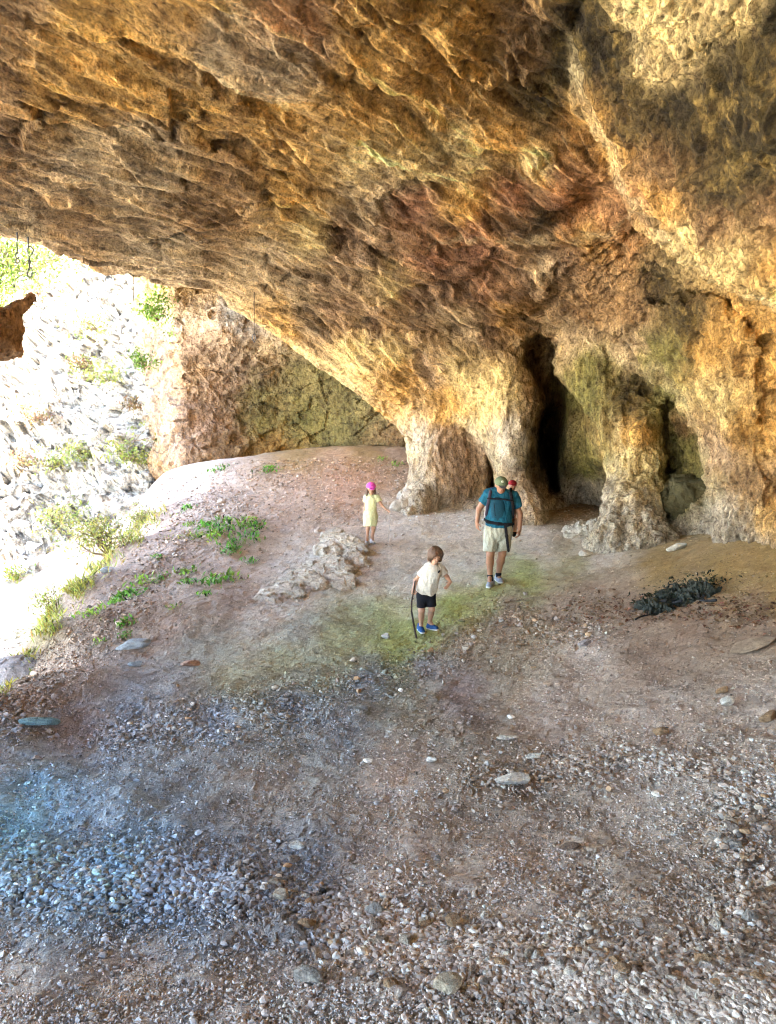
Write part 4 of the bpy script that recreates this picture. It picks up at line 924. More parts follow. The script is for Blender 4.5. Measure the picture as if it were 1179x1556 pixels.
# ------------------------------------------------------------------ figures: one smooth implicit body each, clothes as children
class Fig:
    def __init__(s, y, h): s.y = y; s.h = h; s.pr = []
    def at(s, px, py, dy=0.0):
        d = pdir(px, py); return d * ((s.y + dy) / d[1])
def prim_mesh(prims, h, k=.02, cuts=(), sm=1):
    lo = np.min([np.minimum(np.array(p[1]) , np.array(p[2])) - p[5] for p in prims], 0) - .03; hi = np.max([np.maximum(np.array(p[1]), np.array(p[2])) + p[5] for p in prims], 0) + .03
    dims = np.ceil((hi - lo) / h).astype(int) + 2
    Fb = np.full(dims, 1.0, f32); g = [lo[i] + h * np.arange(dims[i]) for i in range(3)]
    for typ, a, b, ra, rb, R, sq, kk, lc_ in prims:
        a = np.array(a, float); b = np.array(b, float); l2 = np.minimum(a, b) - R - kk - .01; h2 = np.maximum(a, b) + R + kk + .01
        i0 = np.maximum(((l2 - lo) / h).astype(int), 0); i1 = np.minimum(((h2 - lo) / h).astype(int) + 2, dims)
        sl = tuple(slice(i0[i], i1[i]) for i in range(3))
        p = np.stack(np.meshgrid(*[g[i][sl[i]] for i in range(3)], indexing='ij'), -1)
        sc_ = np.array(sq); aa = a / sc_; bb = b / sc_; pp = p / sc_; ab = bb - aa
        t_ = np.clip(((pp - aa) @ ab) / max(ab @ ab, 1e-9), 0, 1)
        d = (np.linalg.norm(pp - aa - t_[..., None] * ab, axis=-1) - (ra + (rb - ra) * t_)) * min(sq)
        for c in lc_: d = np.maximum(d, (p - np.array(c[0])) @ (np.array(c[1]) / np.linalg.norm(c[1])))
        if typ == '-': Fb[sl] = -smin(-Fb[sl], d, kk)
        else: Fb[sl] = smin(Fb[sl], d, kk)
    if cuts:
        p = np.stack(np.meshgrid(*g, indexing='ij'), -1)
        for c in cuts:
            Fb = np.maximum(Fb, (p - np.array(c[0])) @ (np.array(c[1]) / np.linalg.norm(c[1])))
    Fb[0] = 1; Fb[-1] = 1; Fb[:, 0] = 1; Fb[:, -1] = 1; Fb[..., 0] = 1; Fb[..., -1] = 1
    v, q = surfnets(Fb.astype(f32)); v = (lo + v * h).astype(f32)
    if sm: v = smooth(v, q, sm, .4)
    n_ = vnormals(v, q)
    vol = (v[q].mean(1) * np.cross(v[q[:, 1]] - v[q[:, 0]], v[q[:, 2]] - v[q[:, 0]])).sum()
    if vol < 0: q = q[:, ::-1].copy()
    return v, q
def C_(a, b, ra, rb=None, sq=(1, 1, 1), k=.02, typ='+', cut=()):
    rb = ra if rb is None else rb; return (typ, tuple(a), tuple(b), ra, rb, max(ra, rb) * max(sq) * 1.02, sq, k, tuple(cut))
def E_(c, r3, k=.015, typ='+'):
    m = min(r3); return (typ, tuple(c), tuple(np.array(c) + 1e-6), m, m, max(r3) * 1.02, tuple(np.array(r3) / m), k, ())
def part(name, prims, h, mat, root, cuts=(), k=.02, label=None, wrinkle=0, sm=1):
    v, q = prim_mesh(prims, h, k, cuts, sm)
    if wrinkle:
        n_ = vnormals(v, q); v = v + n_ * (wrinkle * fbm(v * np.array([1, 1, .6]), 9, 3, ridged=True))[:, None].astype(f32)
    me = new_mesh(name, v - np.array(root.location, f32), q, True)
    return link(name, me, mat, parent=root, label=label)
def skin(name, col):
    m = plain(name, col, .55, .12, 60, .15, .4); b = m.node_tree.nodes['Principled BSDF']; b.inputs['Subsurface Weight'].default_value = .12; b.inputs['Subsurface Radius'].default_value = (.02, .01, .006); b.inputs['Subsurface Scale'].default_value = .5; return m
def cloth(name, col, s=55, bump=.5): return plain(name, col, .9, .16, s, bump, .15, dist=.006)
SKA = skin('tanned_skin', (.33,.165,.095)); SKB = skin('child_skin', (.42,.23,.145))
def hand_prims(w_, d, side, s, grip=False, palm_n=None):
    """palm, four fingers of unequal length and a thumb; w_ wrist, d along the hand, side = thumb side"""
    d = np.array(d, float); d /= np.linalg.norm(d); side = np.array(side, float); side -= d * (side @ d); side /= np.linalg.norm(side)
    n_ = np.cross(d, side) if palm_n is None else np.array(palm_n, float); n_ /= np.linalg.norm(n_)
    w_ = np.array(w_); out_ = [C_(w_, w_ + d * .03 * s, .024 * s, .03 * s, k=.015)]
    pc = w_ + d * .055 * s
    for o in (-.024, -.008, .008, .024): out_.append(C_(w_ + d * .025 * s + side * o * s * .6, w_ + d * .088 * s + side * o * s, .014 * s, .0125 * s, k=.012))
    for i_, (o, ln) in enumerate(((.027, .070), (.009, .080), (-.009, .074), (-.026, .058))):
        b0 = w_ + d * .09 * s + side * o * s; cu = (.95 if grip else .35) + .06 * i_
        d1 = d * math.cos(cu) + n_ * math.sin(cu); b1 = b0 + d1 * ln * .48 * s; cu2 = cu * 2.1; d2 = d * math.cos(cu2) + n_ * math.sin(cu2); b2 = b1 + d2 * ln * .32 * s
        cu3 = cu * 2.9; d3 = d * math.cos(cu3) + n_ * math.sin(cu3); b3 = b2 + d3 * ln * .22 * s
        out_ += [C_(b0, b1, .0095 * s, .0088 * s, k=.004), C_(b1, b2, .0088 * s, .008 * s, k=.004), C_(b2, b3, .008 * s, .007 * s, k=.004)]
    t0 = w_ + d * .03 * s + side * .028 * s; t1 = t0 + (d * .6 + side * .7 + n_ * (.5 if grip else .25)) * .038 * s; t2 = t1 + (d * .85 + side * (.0 if grip else .25) + n_ * (.8 if grip else .3)) * .03 * s
    out_ += [C_(t0, t1, .013 * s, .0105 * s, k=.008), C_(t1, t2, .0105 * s, .0085 * s, k=.004)]
    return out_
def head_prims(c, s, fwd, up=(0, 0, 1)):
    """skull, jaw, nose, brow, ears, lips; s = head height"""
    c = np.array(c); f = np.array(fwd, float); f /= np.linalg.norm(f); u = np.array(up, float); u -= f * (u @ f) * .9; u /= np.linalg.norm(u); r = np.cross(f, u); r /= np.linalg.norm(r); u = np.cross(r, f)
    o = [C_(c + u * .12 * s - f * .05 * s, c + u * .1 * s + f * .03 * s, .365 * s, .355 * s, k=.01), C_(c - u * .1 * s + f * .06 * s, c - u * .26 * s + f * .13 * s, .29 * s, .17 * s, k=.03),
         C_(c - u * .36 * s + f * .2 * s, c - u * .36 * s + f * .215 * s, .105 * s, k=.03),
         C_(c + u * .06 * s + f * .36 * s, c - u * .09 * s + f * .45 * s, .035 * s, .055 * s, k=.012), C_(c + r * .14 * s + u * .09 * s + f * .33 * s, c - r * .14 * s + u * .09 * s + f * .33 * s, .045 * s, k=.02),
         C_(c - u * .22 * s + f * .335 * s - r * .07 * s, c - u * .22 * s + f * .335 * s + r * .07 * s, .035 * s, k=.012)]
    for g in (-1, 1):
        o.append(C_(c + r * g * .34 * s + u * .03 * s - f * .02 * s, c + r * g * .36 * s - u * .09 * s - f * .0 * s, .055 * s, .04 * s, k=.01))
        o.append(C_(c + r * g * .14 * s + u * .01 * s + f * .40 * s, c + r * g * .14 * s + u * .01 * s + f * .41 * s, .05 * s, k=.015, typ='-'))
        o.append(C_(c + r * g * .14 * s + u * .005 * s + f * .315 * s, c + r * g * .14 * s + u * .005 * s + f * .316 * s, .05 * s, k=.004))
    return o, f, u, r
EYE = plain('eye_dark', (.03,.02,.015), .25, .1, 10, 0, .5); LIP = plain('lip', (.40,.14,.10), .5, .1, 10, 0, .4)
def face(c, s, f, u, r, root, h):
    for g in (-1, 1): part('eye', [C_(c + r * g * .14 * s + u * .01 * s + f * .345 * s, c + r * g * .14 * s + u * .01 * s + f * .35 * s, .03 * s)], h, EYE, root)
    part('mouth', [C_(c - u * .22 * s + f * .357 * s - r * .06 * s, c - u * .22 * s + f * .357 * s + r * .06 * s, .018 * s)], h, LIP, root)
def shoe(name, heel, toe, s, mat, sole_mat, root, h=.006):
    heel = np.array(heel); toe = np.array(toe); d = (toe - heel) / np.linalg.norm(toe - heel); up = np.array([0, 0, 1.])
    L0 = heel + up * .035 * s; L1 = toe + up * .03 * s - d * .04 * s
    o = part(name, [C_(L0, L0 * .5 + L1 * .5 + up * .01 * s, .040 * s, .044 * s), C_(L0 * .5 + L1 * .5, L1, .044 * s, .040 * s), C_(L0 + up * .01 * s, L0 + up * .055 * s + d * .015 * s, .042 * s, .038 * s)], h, mat, root, cuts=[(heel * .5 + toe * .5 + up * .012 * s, (0, 0, -1))])
    part('sole', [C_(heel + up * .012 * s, toe + up * .012 * s - d * .035 * s, .046 * s, .043 * s, sq=(1, 1, .42))], h, sole_mat, o if False else root)
    lc = L0 * .45 + L1 * .55 + up * .042 * s; sd3 = np.cross(d, up)
    part('laces', [C_(lc + d * x - sd3 * .018 * s - up * abs(x) * .2, lc + d * x + sd3 * .018 * s - up * abs(x) * .2, .006 * s) for x in (-.02 * s, 0, .02 * s)], h, sole_mat, root)
WHITE = plain('white_rubber', (.62,.62,.60), .6, .1, 40, .1)

# ---- the man
def foot_y(px, py): return gpx(px, py)[1]
m_ = Fig(foot_y(751, 890), .007); A = m_.at
gm = gpx(751, 889); root = link('person', None, label='man in teal t-shirt and green cap walking head bowed, a child on his back', cat='person', loc=tuple(gm))
aL, aR = A(744.5, 874, .02), A(757.5, 871, .10); kL, kR = A(745, 843, -.03), A(763, 842, .03); hL, hR = A(747, 806), A(767, 806)
pel, wst, chs, nek = A(757, 803), A(757.5, 790), A(759.5, 760, .02), A(761, 749, .0)
sL, sR = A(742, 752, .02), A(780, 755, .02); eL, eR = A(727.5, 774, .03), A(790, 782, .03); wL, wR = A(725, 793, -.05), A(789.5, 804, -.05)
hc = A(761.5, 737, -.10); hs = .245; hf = np.array([.03, -.94, -.36])
HP, f_, u_, r_3 = head_prims(hc, hs, hf, (0, -.5, 1))
heelL, toeL = A(747, 886, .05), A(741.5, 893, -.14); heelR, toeR = A(756, 880, .20), A(762, 888, .02)
for q_ in (heelL, toeL, heelR, toeR): q_[2] = max(q_[2] - .0, ground_z(q_[0], q_[1]) + .0)
fl_ = (ground_z(heelL[0], heelL[1]), ground_z(heelR[0], heelR[1])); heelL[2] = fl_[0] + .005; toeL[2] = ground_z(toeL[0], toeL[1]) + .005; heelR[2] = fl_[1] + .005; toeR[2] = ground_z(toeR[0], toeR[1]) + .005
bodyp = [C_(pel, wst, .165, .155, sq=(1, .72, 1), k=.04), C_(wst, chs, .155, .185, sq=(1, .68, 1), k=.05), C_(sL + [.03, 0, 0], sR - [.03, 0, 0], .075, k=.05), C_(chs, nek, .10, .062, k=.04), C_(nek, hc - u_ * .07, .062, .062, k=.02),
         C_(sL, eL, .062, .046, k=.03), C_(eL, wL, .045, .030, k=.015), C_(sR, eR, .064, .047, k=.03), C_(eR, wR, .046, .031, k=.015),
         C_(hL, kL, .095, .062, k=.04), C_(kL, kL * .6 + aL * .4 + [0, .03, 0], .06, .062, k=.02), C_(kL * .6 + aL * .4 + [0, .03, 0], aL, .06, .038, k=.02), C_(aL, heelL * .4 + toeL * .6 + [0, 0, .04], .036, .03),
         C_(hR, kR, .095, .062, k=.04), C_(kR, kR * .6 + aR * .4 + [0, .03, 0], .06, .062, k=.02), C_(kR * .6 + aR * .4 + [0, .03, 0], aR, .06, .038, k=.02), C_(aR, heelR * .4 + toeR * .6 + [0, 0, .04], .036, .03)] + HP
bodyp += hand_prims(wL, A(725.5, 806, -.06) - wL, (.5, -1, 0), 1.0, palm_n=(1, .1, .2)) + hand_prims(wR, A(787.5, 818, -.06) - wR, (-.5, -1, 0), 1.0, palm_n=(-1, .1, .2))
part('body', bodyp, .007, SKA, root)
face(hc, hs, f_, u_, r_3, root, .004)
TEAL = cloth('teal_cotton', (.012,.09,.14)); KHK = cloth('grey_shorts_cotton', (.36,.36,.29)); GRN = cloth('green_cap_cotton', (.13,.16,.09)); DGR = cloth('grey_cap_brim', (.09,.09,.09)); BLK = cloth('black_webbing', (.012,.012,.016)); SHO = cloth('grey_blue_shoe', (.27,.30,.35), 90, .3)
mL = sL * .45 + eL * .55; mR = sR * .45 + eR * .55
part('shirt', [C_(A(757, 797), wst, .178, .172, sq=(1, .76, 1), k=.03), C_(wst, chs, .172, .200, sq=(1, .74, 1), k=.05), C_(sL + [.02, 0, 0], sR - [.02, 0, 0], .080, k=.05), C_(sL, mL, .080, .076, k=.03, cut=[(mL, mL - sL)]), C_(sR, mR, .082, .078, k=.03, cut=[(mR, mR - sR)]), C_(chs, nek, .12, .085, k=.04, cut=[(A(761, 748), (0, -.5, 1))])],
     .009, TEAL, root, wrinkle=.024, cuts=[(A(757, 802), (0, 0, -1))])
shp = [C_(pel + [0, 0, .02], pel - [0, 0, .03], .178, .18, sq=(1, .76, 1), k=.03)]
hemL, hemR = A(744.5, 836, -.02), A(764, 836, .02)
part('shorts', [C_(pel + [0, 0, .03], pel - [0, 0, .04], .172, .176, sq=(1, .78, 1), k=.03), C_(hL, hemL, .108, .094, k=.03), C_(hR, hemR, .108, .096, k=.03)], .008, KHK, root, wrinkle=.024, cuts=[(A(755, 798), (0, 0, 1)), (A(755, 836), (0, 0, -1))])
for a_, ft_ in ((aL, heelL * .75 + toeL * .25), (aR, heelR * .75 + toeR * .25)): part('sock', [C_(a_ + [0, 0, .04], a_ - [0, 0, .01], .043, .042), C_(a_ - [0, 0, .01], ft_ + [0, 0, .06], .042, .040)], .006, BLK, root, cuts=[(a_ + [0, 0, .012], (0, 0, 1))])
shoe('shoe', heelL, toeL, 1.12, SHO, WHITE, root); shoe('shoe', heelR, toeR, 1.12, SHO, WHITE, root)
cap = part('cap', [C_(hc + u_ * .11 * hs - f_ * .05 * hs, hc + u_ * .13 * hs + f_ * .03 * hs, .43 * hs, .42 * hs)], .006, GRN, root, cuts=[(hc + u_ * .13 * hs, -u_ - f_ * .1)])
part('brim', [C_(hc + u_ * .17 * hs + f_ * .30 * hs, hc + u_ * .13 * hs + f_ * .52 * hs, .26 * hs, .22 * hs)], .005, DGR, cap if False else root, cuts=[(hc + u_ * .17 * hs + f_ * .4 * hs, u_ + f_ * .12), (hc + u_ * .12 * hs + f_ * .4 * hs, -u_ - f_ * .12)])
part('cap_patch', [C_(hc + u_ * .36 * hs + f_ * .30 * hs, hc + u_ * .36 * hs + f_ * .305 * hs, .10 * hs)], .004, plain('patch_white', (.55,.57,.45), .8), root)
# child carrier: straps, belt and frame, a thing of its own
cr = link('child_carrier', None, label='black and teal child carrier strapped on the man, its loose strap hanging over his shorts', cat='child carrier', loc=tuple(A(759, 790, .2)))
def strap(name, pts, r_, par=cr, mat=BLK, h=.006, sq=(1, .4, 1)): return part(name, [C_(a, b, r_, r_, sq=sq, k=.005) for a, b in zip(pts[:-1], pts[1:])], h, mat, par)
fy = -.165
strap('shoulder_strap', [A(747, 742, .06), A(745, 748, -.08), A(743.5, 757, -.135), A(741, 768, -.09), A(739, 782, -.03)], .024, mat=cloth('purple_grey_padding', (.05,.04,.06)))
strap('shoulder_strap', [A(776, 743, .06), A(776, 750, -.09), A(777.5, 759, -.135), A(779.5, 770, -.09), A(779.5, 786, -.03)], .024)
strap('chest_strap', [A(741, 757.5, -.155), A(752, 758, -.172), A(768, 759, -.172), A(780, 762, -.15)], .014, sq=(1, .6, 1))
strap('waist_belt', [A(737, 789, .06), A(741, 793, -.10), A(757, 796, -.16), A(772, 797, -.13), A(779, 796, .04)], .026, sq=(1, .5, 1))
strap('hanging_strap', [A(768, 798, -.155), A(770, 815, -.145), A(772.5, 837, -.14)], .024, sq=(1, .25, 1))
strap('front_panel', [A(756, 766, -.118), A(758, 788, -.10)], .11, mat=cloth('dark_teal_front', (.012,.055,.085)), sq=(1, .45, 1), h=.008)
strap('front_panel_cord', [A(750.5, 764, -.175), A(752.5, 784, -.175)], .008)
part('seat_pack', [C_(A(760, 762, .24), A(760, 790, .27), .15, .16, sq=(1, .85, 1), k=.04), C_(A(776, 765, .22), A(779, 800, .25), .05, .06, k=.04)], .012, cloth('dark_teal_pack', (.02,.07,.09)), cr)
part('side_frame', [C_(A(782, 762, .22), A(780, 812, .2), .012, .012), C_(A(738, 768, .22), A(737, 790, .2), .016)], .006, plain('grey_tube', (.30,.28,.27), .4), cr)
# the child in the carrier
b0 = Fig(m_.y + .25, 0); B = b0.at
ch = link('person', None, label='small child with a red cap peeking over the man\'s shoulder from the carrier', cat='person', loc=tuple(B(776, 790)))
bh = B(778.5, 738.5, .0); HP, f2, u2, r2 = head_prims(bh, .165, (.12, -1, -.12))
bw = B(783, 790, -.02)
part('body', HP + [C_(bh - u2 * .06, B(776, 750), .035, .04), C_(B(775, 753), B(774, 782), .08, .09, k=.03), C_(B(770, 752), B(781, 753), .045, k=.03), C_(B(781, 753), B(784, 766, -.04), .028, .024), C_(B(784, 766, -.04), B(782, 776, -.10), .023, .018),
     C_(B(776, 785), B(783.5, 792, -.1), .05, .042, k=.03), C_(B(783.5, 792, -.1), B(782, 808, -.12), .04, .027)] + hand_prims(B(782, 776, -.10), (0, -.3, -1), (-1, 0, 0), .55), .006, SKB, ch)
face(bh, .165, f2, u2, r2, ch, .003)
RDC = cloth('red_cap_cotton', (.26,.02,.03)); cp = part('cap', [C_(bh + u2 * .025, bh + u2 * .026, .072)], .005, RDC, ch, cuts=[(bh + u2 * .028, -u2)])
part('brim', [C_(bh + u2 * .032 + f2 * .05, bh + u2 * .03 + f2 * .10, .045, .038)], .004, RDC, ch, cuts=[(bh + u2 * .037, u2), (bh + u2 * .027, -u2)])
part('shirt', [C_(B(775, 753), B(774, 782), .088, .098, k=.03), C_(B(770, 752), B(781, 753), .052, k=.03), C_(B(781, 753), B(783, 760, -.02), .036, .034)], .007, cloth('brick_shirt', (.30,.13,.09)), ch, wrinkle=.006)
part('shoe', [C_(B(782, 809, -.11), B(781, 813, -.17), .032, .03)], .006, BLK, ch)
print('man', time.time() - T0)

# ---- the boy
m_ = Fig(foot_y(648, 962), 0); A = m_.at; gm = gpx(648, 961)
root = link('person', None, label='boy with brown hair in a cream t-shirt and black shorts stepping down with a stick', cat='person', loc=tuple(gm))
hc = A(661.5, 845, -.08); hs = .205; HP, f_, u_, r_3 = head_prims(hc, hs, (.25, -1, -.30), (.12, -.1, 1))
nek = A(659, 860, -.03); chs = A(657, 869, -.02); wst = A(650, 889); pel = A(647.5, 900)
sL, sR = A(650.5, 864, .0), A(668.5, 864, .0); eL, eR = A(632, 881, .02), A(679.5, 877, .02); wL, wR = A(628.5, 895, -.06), A(684, 884.5, -.10)
hL, hR = A(641.5, 903), A(653.5, 903); kL, kR = A(640.5, 928, -.04), A(656, 926, -.02); aL, aR = A(639.5, 949, .03), A(653, 945, .08)
heelL, toeL = A(637.5, 953, .05), A(643, 964, -.10); heelR, toeR = A(652, 950, .10), A(665.5, 956, .0)
for q_ in (heelL, toeL, heelR, toeR): q_[2] = ground_z(q_[0], q_[1]) + .004
SKB2 = SKB
part('body', [C_(pel, wst, .10, .095, sq=(1, .75, 1), k=.03), C_(wst, chs, .095, .105, sq=(1, .72, 1), k=.03), C_(sL + [.02, 0, 0], sR - [.02, 0, 0], .042, k=.03), C_(chs, nek, .06, .036, k=.03), C_(nek, hc - u_ * .05, .036, .038),
     C_(sL, eL, .036, .028), C_(eL, wL, .027, .019, k=.01), C_(sR, eR, .036, .028), C_(eR, wR, .027, .019, k=.01),
     C_(hL, kL, .058, .04, k=.025), C_(kL, kL * .6 + aL * .4 + [0, .015, 0], .039, .038), C_(kL * .6 + aL * .4 + [0, .015, 0], aL, .037, .025), C_(aL, heelL * .4 + toeL * .6 + [0, 0, .03], .025, .02),
     C_(hR, kR, .058, .04, k=.025), C_(kR, kR * .6 + aR * .4 + [0, .015, 0], .039, .038), C_(kR * .6 + aR * .4 + [0, .015, 0], aR, .037, .025), C_(aR, heelR * .4 + toeR * .6 + [0, 0, .03], .025, .02)] + HP
     + hand_prims(wL, A(627.5, 903, -.10) - wL, (1, -.3, 0), .66, True, palm_n=(.3, -.9, .2)) + hand_prims(wR, A(681, 889, -.13) - wR, (-1, -.6, 0), .66, False, palm_n=(-.6, .2, -.5)), .0055, SKB, root)
face(hc, hs, f_, u_, r_3, root, .0035)
HAIR = plain('brown_hair', (.10,.055,.03), .6, .5, 120, 1.0, .4, dist=.01)
part('hair', [C_(hc + u_ * .13 * hs - f_ * .10 * hs, hc + u_ * .14 * hs - f_ * .0 * hs, .44 * hs, .42 * hs), C_(hc - f_ * .18 * hs, hc - f_ * .16 * hs - u_ * .22 * hs, .38 * hs, .30 * hs),
     C_(hc + r_3 * .30 * hs + u_ * .05 * hs, hc + r_3 * .33 * hs - u_ * .24 * hs, .14 * hs, .09 * hs), C_(hc - r_3 * .30 * hs + u_ * .05 * hs, hc - r_3 * .33 * hs - u_ * .26 * hs, .15 * hs, .10 * hs), C_(hc + u_ * .26 * hs + f_ * .24 * hs - r_3 * .15 * hs, hc + u_ * .2 * hs + f_ * .3 * hs + r_3 * .15 * hs, .15 * hs), C_(hc - u_ * .06 * hs + f_ * .50 * hs, hc - u_ * .42 * hs + f_ * .42 * hs, .30 * hs, .29 * hs, k=.008, typ='-')], .005, HAIR, root, wrinkle=.012)
CREAM = cloth('cream_cotton', (.60,.55,.46)); mL = sL * .35 + eL * .65; mR = sR * .4 + eR * .6
part('shirt', [C_(A(647, 900), wst, .122, .112, sq=(1, .78, 1), k=.03), C_(wst, chs, .112, .114, sq=(1, .78, 1), k=.03), C_(sL + [.02, 0, 0], sR - [.02, 0, 0], .052, k=.03), C_(sL, mL, .054, .050, k=.02, cut=[(mL, mL - sL)]), C_(sR, mR, .054, .050, k=.02, cut=[(mR, mR - sR)]), C_(chs, nek, .07, .046, k=.02, cut=[(A(659, 860), (.1, -.5, 1))])],
     .006, CREAM, root, wrinkle=.016, cuts=[(A(646, 901.5), (-.25, 0, -1))])
part('shirt_print', [C_(A(666.3, 869.5, -.098), A(667.8, 867.5, -.094), .012, .009)], .004, BLK, root)
part('shorts', [C_(pel + [0, 0, .02], pel - [0, 0, .03], .112, .112, sq=(1, .8, 1), k=.02), C_(hL, A(640.5, 921, -.03), .07, .064, k=.02), C_(hR, A(655.5, 919, -.015), .07, .062, k=.02)], .006, BLK, root, wrinkle=.006, cuts=[(A(647, 921), (.04, 0, -1))])
BLUE = cloth('blue_shoe_mesh', (.025,.075,.20), 90, .3)
shoe('shoe', heelL, toeL, .82, BLUE, WHITE, root, .005); shoe('shoe', heelR, toeR, .82, BLUE, WHITE, root, .005)
WOOD = plain('dark_stick_wood', (.045,.03,.022), .85, .4, 40, .8)
sp_ = [A(630.6, 883, -.10), A(629.5, 891, -.11), A(627.5, 903, -.12), A(625.5, 914, -.13), A(625.2, 929, -.15), A(627.8, 944, -.17), A(631.2, 962, -.2), A(634.1, 978, -.25)]
st_ = link('walking_stick', None, label='dark crooked wooden stick held by the boy', cat='stick', loc=tuple(sp_[-1]))
part('shaft', [C_(a, b, .0125 - .0006 * i, .0120 - .0006 * i, k=.004) for i, (a, b) in enumerate(zip(sp_[::-1][1:], sp_[::-1][:-1]))], .005, WOOD, st_, wrinkle=.002)
part('knot', [C_(A(627.3, 910, -.125), A(625.0, 908.5, -.13), .010, .005)], .004, WOOD, st_)
print('boy', time.time() - T0)

# ---- the girl
m_ = Fig(foot_y(562, 827), 0); A = m_.at; gm = gpx(562, 826)
root = link('person', None, label='girl in a pink cap and pale yellow green dress standing with a thin stick', cat='person', loc=tuple(gm))
hc = A(563.8, 742, -.03); hs = .20; HP, f_, u_, r_3 = head_prims(hc, hs, (.18, -1, -.15))
nek = A(564, 752.5); chs = A(564.3, 759); wst = A(563.3, 770); pel = A(562.5, 780)
sL, sR = A(556.5, 756), A(572.5, 755.5); eL, eR = A(554.6, 767, .03), A(580, 767.5, -.02); wL, wR = A(553.2, 776, .0), A(587.5, 775, -.06)
hL, hR = A(559, 783), A(567, 783); kL, kR = A(558.6, 803, -.02), A(567.6, 802, -.0); aL, aR = A(557.9, 819, .0), A(565.6, 816.5, .04)
heelL, toeL = A(558, 822, .03), A(556.6, 827, -.10); heelR, toeR = A(565, 819.5, .08), A(569, 825.5, -.03)
for q_ in (heelL, toeL, heelR, toeR): q_[2] = ground_z(q_[0], q_[1]) + .004
part('body', [C_(pel, wst, .09, .08, sq=(1, .8, 1), k=.03), C_(wst, chs, .08, .088, sq=(1, .75, 1), k=.03), C_(sL + [.02, 0, 0], sR - [.02, 0, 0], .036, k=.03), C_(chs, nek, .05, .032, k=.03), C_(nek, hc - u_ * .05, .032, .034),
     C_(sL, eL, .031, .024), C_(eL, wL, .023, .016, k=.01), C_(sR, eR, .031, .024), C_(eR, wR, .023, .016, k=.01),
     C_(hL, kL, .055, .038, k=.02), C_(kL, aL, .037, .023), C_(aL, heelL * .4 + toeL * .6 + [0, 0, .03], .024, .02), C_(hR, kR, .055, .038, k=.02), C_(kR, aR, .037, .023), C_(aR, heelR * .4 + toeR * .6 + [0, 0, .03], .024, .02)] + HP
     + hand_prims(wL, (0, -.1, -1), (.3, -1, 0), .62, False, palm_n=(1, 0, 0)) + hand_prims(wR, A(591, 777.5, -.08) - wR, (0, -.4, 1), .62, True, palm_n=(.1, -1, -.1)), .0055, SKB, root)
face(hc, hs, f_, u_, r_3, root, .0035)
PK = cloth('pink_cap_cotton', (.72,.09,.42)); YD = cloth('pale_lime_dress', (.60,.62,.36), 70, .4)
part('hair', [C_(hc - f_ * .10 * hs + u_ * .05 * hs, hc - f_ * .14 * hs - u_ * .25 * hs, .38 * hs, .30 * hs), C_(hc + r_3 * .33 * hs - u_ * .1 * hs, hc + r_3 * .40 * hs - u_ * .62 * hs + f_ * .1 * hs, .10 * hs, .07 * hs), C_(hc - r_3 * .33 * hs - u_ * .1 * hs, hc - r_3 * .40 * hs - u_ * .65 * hs + f_ * .1 * hs, .11 * hs, .08 * hs)], .005, HAIR, root, wrinkle=.008)
part('cap', [C_(hc + u_ * .13 * hs - f_ * .04 * hs, hc + u_ * .15 * hs + f_ * .02 * hs, .455 * hs, .44 * hs)], .005, PK, root, cuts=[(hc + u_ * .10 * hs, -u_)])
part('brim', [C_(hc + u_ * .12 * hs + f_ * .35 * hs, hc + u_ * .08 * hs + f_ * .70 * hs, .28 * hs, .22 * hs)], .004, PK, root, cuts=[(hc + u_ * .14 * hs + f_ * .4 * hs, u_ + f_ * .12), (hc + u_ * .09 * hs + f_ * .4 * hs, -u_ - f_ * .12)])
part('cap_emblem', [C_(hc + u_ * .36 * hs + f_ * .36 * hs, hc + u_ * .36 * hs + f_ * .365 * hs, .07 * hs)], .004, plain('dark_purple_emblem', (.16,.02,.10), .8), root)
mL = sL * .4 + eL * .6; mR = sR * .5 + eR * .5
part('dress', [C_(wst, chs, .092, .098, sq=(1, .8, 1), k=.02), C_(sL + [.02, 0, 0], sR - [.02, 0, 0], .046, k=.03), C_(sL, mL, .048, .046, cut=[(mL, mL - sL)]), C_(sR, mR, .048, .046, cut=[(mR, mR - sR)]), C_(chs, nek, .055, .04, cut=[(A(564, 752.5), (0, -.5, 1))]), C_(wst, A(562.5, 785), .092, .128, sq=(1, .8, 1), k=.02), C_(A(562.5, 785), A(562.5, 802), .128, .112, sq=(1, .8, 1), k=.02)],
     .006, YD, root, wrinkle=.016, cuts=[(A(562, 798.5), (0, 0, -1))])
part('pocket', [C_(A(555.2, 775, -.105), A(560, 774, -.115), .012, .012, k=.004), C_(A(555, 783, -.115), A(560.5, 782.5, -.12), .005, .005)], .004, YD, root)
shoe('shoe', heelL, toeL, .78, WHITE, WHITE, root, .005); shoe('shoe', heelR, toeR, .78, WHITE, WHITE, root, .005)
sp_ = [A(589.2, 760, -.08), A(589.8, 770, -.08), A(590.4, 778, -.085), A(591.8, 786, -.09), A(591.6, 800, -.1), A(589, 812, -.12)]
sp_[-1][2] = ground_z(sp_[-1][0], sp_[-1][1])
st_ = link('walking_stick', None, label='thin pale stick held by the girl', cat='stick', loc=tuple(sp_[-1]))
part('shaft', [C_(a, b, .006, .006, k=.003) for a, b in zip(sp_[:-1], sp_[1:])], .004, plain('pale_stick_wood', (.34,.29,.24), .85, .3, 60, .5), st_)
print('people', time.time() - T0)
